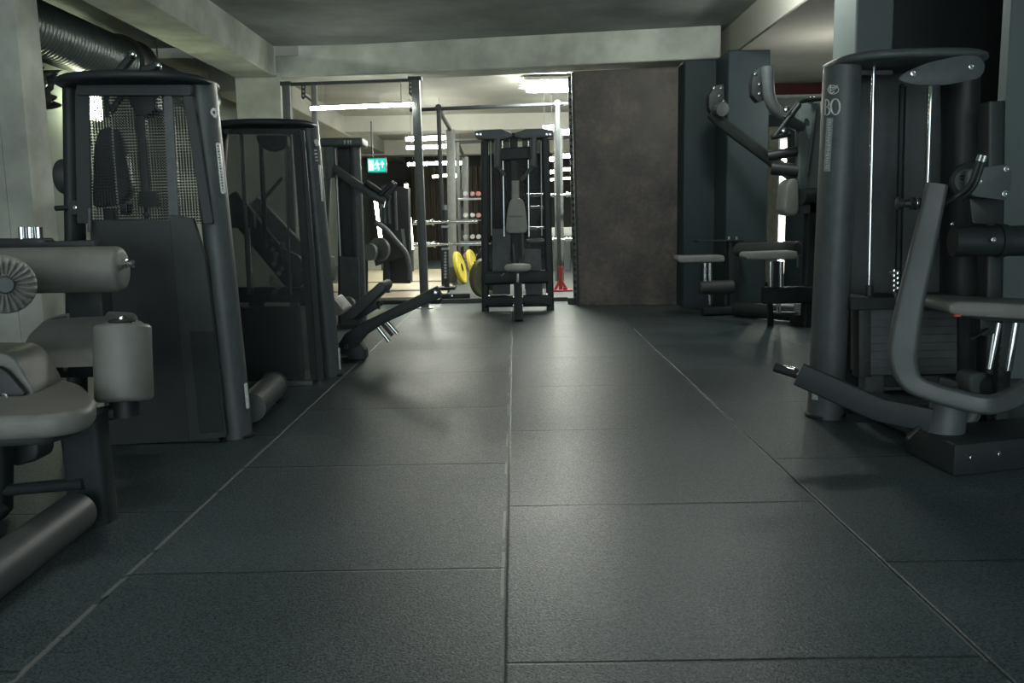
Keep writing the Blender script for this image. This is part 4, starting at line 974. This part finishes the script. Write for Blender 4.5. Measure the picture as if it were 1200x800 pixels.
bdg = ring_stroke(976.5, 105, 6.2, 5.0, 1.0, 1.2, 'badge').build('logo_badge', M_LABEL, cr)
mb = MB()
for st in ([(971, 101), (976, 103), (982, 100)], [(972, 106), (977, 105), (981, 102)], [(974, 109), (978, 107.5)], [(973, 99), (973, 110)]):
    for i in range(len(st) - 1): mb.beam(colpt(*st[i], .002), colpt(*st[i + 1], .002), .0035, .004)
mb.build('logo_strokes', M_LABEL, bdg)
rings = []
for k in range(9):
    t = k/8; xl = 968.8 - 3.6*t; y_ = 138 + 62.5*t
    rings.append([colpt(xl, y_, .0003), colpt(xl + 7.6, y_ + .2, .0003), colpt(xl + 7.6, y_ + .2, .002), colpt(xl, y_, .002)])
lsr = MB()._faces(rings).build('label_strip', mat('label_grey', (.27, .285, .275), .5, 0, .3, 120), cr)
mb = MB()
for k in range(20):
    t = (k + .6)/21; xl = 968.8 - 3.6*t; y_ = 138 + 62.5*t; a_ = random.uniform(1.6, 3)
    mb.prism([colpt(xl + a_, y_, .002), colpt(xl + a_ + random.uniform(1.8, 3.2), y_, .002), colpt(xl + a_ + 2.5, y_ + random.uniform(1, 2), .002), colpt(xl + a_, y_ + 1.4, .002)], (0, -.002, 0))
mb.build('strip_print', M_LABEL, lsr)
MB()._faces([[colpt(951.5, 457 + 11*k, .0003), colpt(958.5, 457.5 + 11*k, .0003), colpt(958.5, 457.5 + 11*k, .002), colpt(951.5, 457 + 11*k, .002)] for k in (0, 1)]).build('label_sticker', M_LABEL, cr)
# right-hand frame: dark post, pivot tube, cam and bolted plate
MB().sweep([V(W(1160, 470, 3.7).x, 3.7, 0), W(1162, 120, 3.7)], rrect(.075, .09, .015), V(0, 1, 0)).build('frame_post', M_BLACK, rm)
MB().sweep([W(1116, 283, 3.5), W(1290, 281, 3.45)], circ(.060, 24)).build('pivot_tube', M_FRAME, rm)
cl_ = MB().lathe([(.058, 0), (.066, 0), (.066, .03), (.058, .03)], W(1168, 282, 3.48), (1, 0, 0), 28).build('tube_clamp', M_FRAME, rm)
bolt(W(1164, 281, 3.41), TOCAM, .011, rm)
bolt(W(1116, 263, 3.8), TOCAM, .010, rm)
bp = sl([(1134, 198), (1182, 192), (1186, 200), (1185, 222), (1180, 235), (1140, 230), (1132, 222)], 3.36, .02, M_FRAME2, 'bolted_plate', rm, .02, .004, 2)
for c in ((1179, 198), (1148, 212), (1177, 227)): bolt(W(*c, 3.358), TOCAM, .013, bp)
sl([(1136, 231), (1172, 234), (1172, 262), (1140, 262)], 3.45, .05, M_BLACK, 'plate_arm', rm)
cm_ = MB().lathe([(0, 0), (.062, 0), (.068, .008), (.068, .03), (.05, .04), (0, .04)], W(1131, 212, 3.46), TOCAM, 32).build('cam_disc', M_FRAME, rm)
MB().lathe([(.035, 0), (.045, 0), (.045, .012), (.035, .012)], W(1131, 212, 3.418), TOCAM, 28).build('cam_ring', M_FRAME2, cm_)
bolt(W(1127, 208, 3.41), TOCAM, .010, cm_)
# twin grips with chrome ends
for i, (a, b, c) in enumerate((((1147.5, 187), (1137, 218), (1118, 232)), ((1152.5, 188), (1142, 220), (1126, 233)))):
    g = pipe([W(*a, 3.22), W(*b, 3.24), W(*c, 3.28)] + ([W(1108, 237, 3.24), W(1097, 242, 3.20)] if i == 0 else []), .0095, M_BLACK, 'grip', rm, .08)
    t_ = (W(*a, 3.22) - W(*b, 3.24)).normalized()
    MB().tube(W(*a, 3.22) - t_*.004, W(*a, 3.22) + t_*.018, .0115, 14).build('grip_end', M_CHR, g)
# bent flat arm: down, round the corner, along the floor and up again
pts = [(1098, 216), (1088, 262), (1077, 310), (1066, 358), (1059, 398), (1058, 424), (1068, 447), (1092, 459), (1124, 468), (1154, 474), (1178, 470), (1205, 455), (1250, 425)]
ys = [3.22, 3.21, 3.19, 3.17, 3.15, 3.13, 3.10, 3.07, 3.03, 3.00, 3.02, 3.06, 3.12]
pp = [W(a, b, y) for (a, b), y in zip(pts, ys)]
def spl(P, n=6):
    out = []
    for i in range(len(P) - 1):
        p0, p1, p2, p3 = P[max(i - 1, 0)], P[i], P[i + 1], P[min(i + 2, len(P) - 1)]
        for j in range(n):
            t = j/n; out.append(.5*((2*p1) + (p2 - p0)*t + (2*p0 - 5*p1 + 4*p2 - p3)*t*t + (3*p1 - p0 - 3*p2 + p3)*t**3))
    return out + [P[-1]]
pp = spl(pp)
mb = MB(); rings = []
m_ = len(pp); prf = rrect(.108, .05, .022, 5)
side = V(.80, .60, 0)
for i, p in enumerate(pp):
    d = (pp[min(i + 1, m_ - 1)] - pp[max(i - 1, 0)]).normalized(); f = i/(m_ - 1)
    # broad face to the front, narrowing as it runs along the floor
    n_ = V(-.34, -.94, .1); n_ = (n_ - d*n_.dot(d)).normalized(); u_ = d.cross(n_).normalized()
    k_ = (.70 + f*.75) if f < .36 else max(.66, .97 - (f - .36)*1.6)
    rings.append([p + u_*(a*k_) + n_*b for a, b in prf])
mb._faces(rings).build('curved_arm', mat('arm_padding', (.072, .080, .081), .40, 0, .08, 10, .2, 200), rm, smooth=60)
# plunger beside the arm
pg = MB().lathe([(.020, 0), (.024, .01), (.024, .035), (.016, .04), (.012, .06), (.020, .065), (.022, .085), (0, .09)], W(1078, 238, 3.3), (-1, 0, 0), 20).build('plunger', M_BLACK, rm)
MB().lathe([(.0245, .012), (.026, .014), (.026, .019), (.0245, .021)], W(1078, 238, 3.3), (-1, 0, 0), 20).build('plunger_ring', M_CHR, pg)
MB().tube(W(1078, 238, 3.3), W(1092, 237, 3.24), .012, 12).build('plunger_rod', M_STEEL, pg)
# seat
o = [W(1112, 362, 3.15), W(1114, 356, 3.15), W(1122, 353, 3.15), W(1290, 360, 3.15), W(1290, 380, 3.15), W(1122, 370, 3.15), W(1114, 367, 3.15)]
st = pad(o, (.02, .30, 0), M_PAD, 'seat', rm, .025, .018, 3)
MB().span(W(1119, 371, 3.145), W(1124, 368, 3.16)).build('seat_tag', M_RED, st)
sl([(1128, 367), (1290, 376), (1290, 384), (1160, 376), (1130, 371)], 3.2, .25, M_BLACK, 'seat_plate', rm)
for (a, b, r) in (((1170, 378), (1160, 432), .011), ((1190, 378), (1181, 434), .015), ((1166, 378), (1158, 432), .008)):
    MB().tube(W(*a, 3.3), W(*b, 3.3), r, 14).build('seat_rod', M_CHR if r > .01 else M_STEEL, rm)
sr = MB().sweep([W(1178, 375, 3.32), W(1170, 500, 3.32)], rrect(.05, .05, .008), V(0, 1, 0)).build('seat_post', M_FRAME, rm)
mb = MB()
for k in range(9): mb.lathe([(0, 0), (.008, 0), (.008, .002), (0, .002)], W(1173.5 - k*.6, 405 + 9*k, 3.294), TOCAM, 10)
mb.build('post_holes', M_BLACK, sr)
MB().tube(W(1137, 397, 3.2), W(1156, 386, 3.25), .007, 10).build('seat_lever', M_STEEL, rm)
sl([(1148, 366), (1170, 367), (1166, 392), (1150, 394)], 3.28, .06, M_BLACK, 'lever_housing', rm)
# rollers and blocks under the seat
sl([(1136, 446), (1140, 438), (1154, 436), (1162, 444), (1160, 462), (1136, 462)], 3.4, .12, M_FRAME2, 'shin_block', rm, .03, .015, 3)
MB().lathe([(0, 0), (.045, 0), (.05, .01), (.05, .09), (.04, .1), (0, .1)], W(1146, 450, 3.46), (.5, -1, 0), 26).build('shin_roller', M_PADD, rm)
MB().sweep([W(1100, 446, 3.55), W(1140, 456, 3.5)], rrect(.06, .05, .01)).build('link_bar', M_BLACK, rm)
# base: floor tube from tower, stub, T-foot with bolts
MB().sweep([V(G(967, 487).x + .05, 3.88, .06), V(2.25, 3.98, .06)], rrect(.10, .09, .03)).build('floor_tube', M_FRAME, rm)
MB().sweep([V(W(1030, 470, 3.75).x, 3.78, .07), G(1090, 500, .08)], circ(.062, 22)).build('floor_tube', M_FRAME2, rm)
MB().sweep([V(W(1000, 440, 3.85).x, 3.9, .06), V(W(1160, 450, 3.85).x, 3.75, .06)], rrect(.10, .10, .03)).build('floor_tube', M_FRAME, rm)
fA = G(1060, 530); fB = G(1117, 559); fC = G(1290, 540)
mb = MB()
h_ = .115
o = [fA, fB, fC, fC + V(.05, .30, 0), fB + V(.12, .30, 0), fA + V(.10, .10, 0)]
mb.prism(o, (0, 0, h_)).bevel(.012, 2)
tf = mb.build('front_foot', M_FRAME, rm)
nf = (fC - fB).normalized(); nf = V(nf.y, -nf.x, 0)
for px, py in ((1127, 535), (1158, 531)):
    p = G(px, py, .06); t = (p - fB).dot((fC - fB).normalized()); c = fB + (fC - fB).normalized()*t; c.z = W(px, py, c.y).z
    bolt(c + nf*.001, nf, .013, tf)
MB().sweep([W(1104, 523, 3.13), W(1113, 468, 3.13)], circ(.066, 26), V(0, 1, 0), scales=[1.06, .95]).build('stub_column', M_FRAME2, rm, smooth=60)
MB().sweep([W(1132, 500, 3.3), W(1142, 480, 3.3)], circ(.03, 18), V(0, 1, 0)).build('stub_tube', M_FRAME2, rm)
MB().sweep([W(1140, 535, 3.2) , W(1210, 512, 3.2)], rrect(.08, .06, .01)).build('base_rail', M_FRAME, rm)
pipe([W(1063, 514, 3.1), W(1076, 502, 3.12), W(1094, 490, 3.2)], .008, M_STEEL, 'hose', rm)
pipe([W(1050, 481, 3.3), W(1064, 475, 3.3), W(1090, 474, 3.35)], .007, M_FRAME2, 'hose', rm)
# pedal lever reaching into the aisle
lv = MB().sweep([W(936, 438, 3.30), W(1030, 480, 3.18), W(1098, 494, 3.12)], rrect(.025, .092, .008), V(0, 0, 1)).build('pedal_lever', M_FRAME, rm)
p, q = W(908, 430, 3.36), W(934, 438, 3.31)
MB().tube(p, q, .019, 18).build('pedal_grip', M_RUB, lv)
MB().tube(p + V(0, 0, .006), p + (q - p)*.9 + V(0, -.004, .014), .010, 12).build('grip_cover', M_CHR, lv)
MB().tube(q, q + (q - p)*.35, .013, 14).build('grip_collar', M_CHR, lv)
# ------------------------------------------------------------------ light
w = bpy.data.worlds.new('world'); SC.world = w; w.use_nodes = True
w.node_tree.nodes['Background'].inputs[0].default_value = (.84, .97, 1, 1)
w.node_tree.nodes['Background'].inputs[1].default_value = 3.5  # added front fill, entering through the open room end behind the camera
def area(name, loc, rot, sx, sy, power, col=(1, .98, .90), spread=PI):
    l = bpy.data.lights.new(name, 'AREA'); l.shape = 'RECTANGLE'; l.size = sx; l.size_y = sy; l.energy = power; l.color = col; l.spread = spread
    o = bpy.data.objects.new(name, l); COL.objects.link(o); o.location = loc; o.rotation_euler = rot; return o
def point(loc, power, r=.12, col=(1, .99, .90)):
    l = bpy.data.lights.new('room_light', 'POINT'); l.energy = power; l.shadow_soft_size = r; l.color = col
    o = bpy.data.objects.new('room_light', l); COL.objects.link(o); o.location = loc
point((-1.0, 2.0, 2.5), 24)  # unseen fill light, added to lift the dark floor at front left
point((1.5, 6.35, 2.55), 46, .12, (.95, 1, .92))
point((2.75, 7.6, 1.9), 15, .08)
SC.view_settings.view_transform = 'Standard'; SC.view_settings.look = 'None'
SC.view_settings.gamma = 1; SC.view_settings.use_curve_mapping = False
SC.view_settings.exposure = 0
SC.cycles.use_denoising = True
try: SC.cycles.denoiser = 'OPENIMAGEDENOISE'
except Exception: pass
SC.cycles.max_bounces = 6; SC.cycles.sample_clamp_indirect = 4
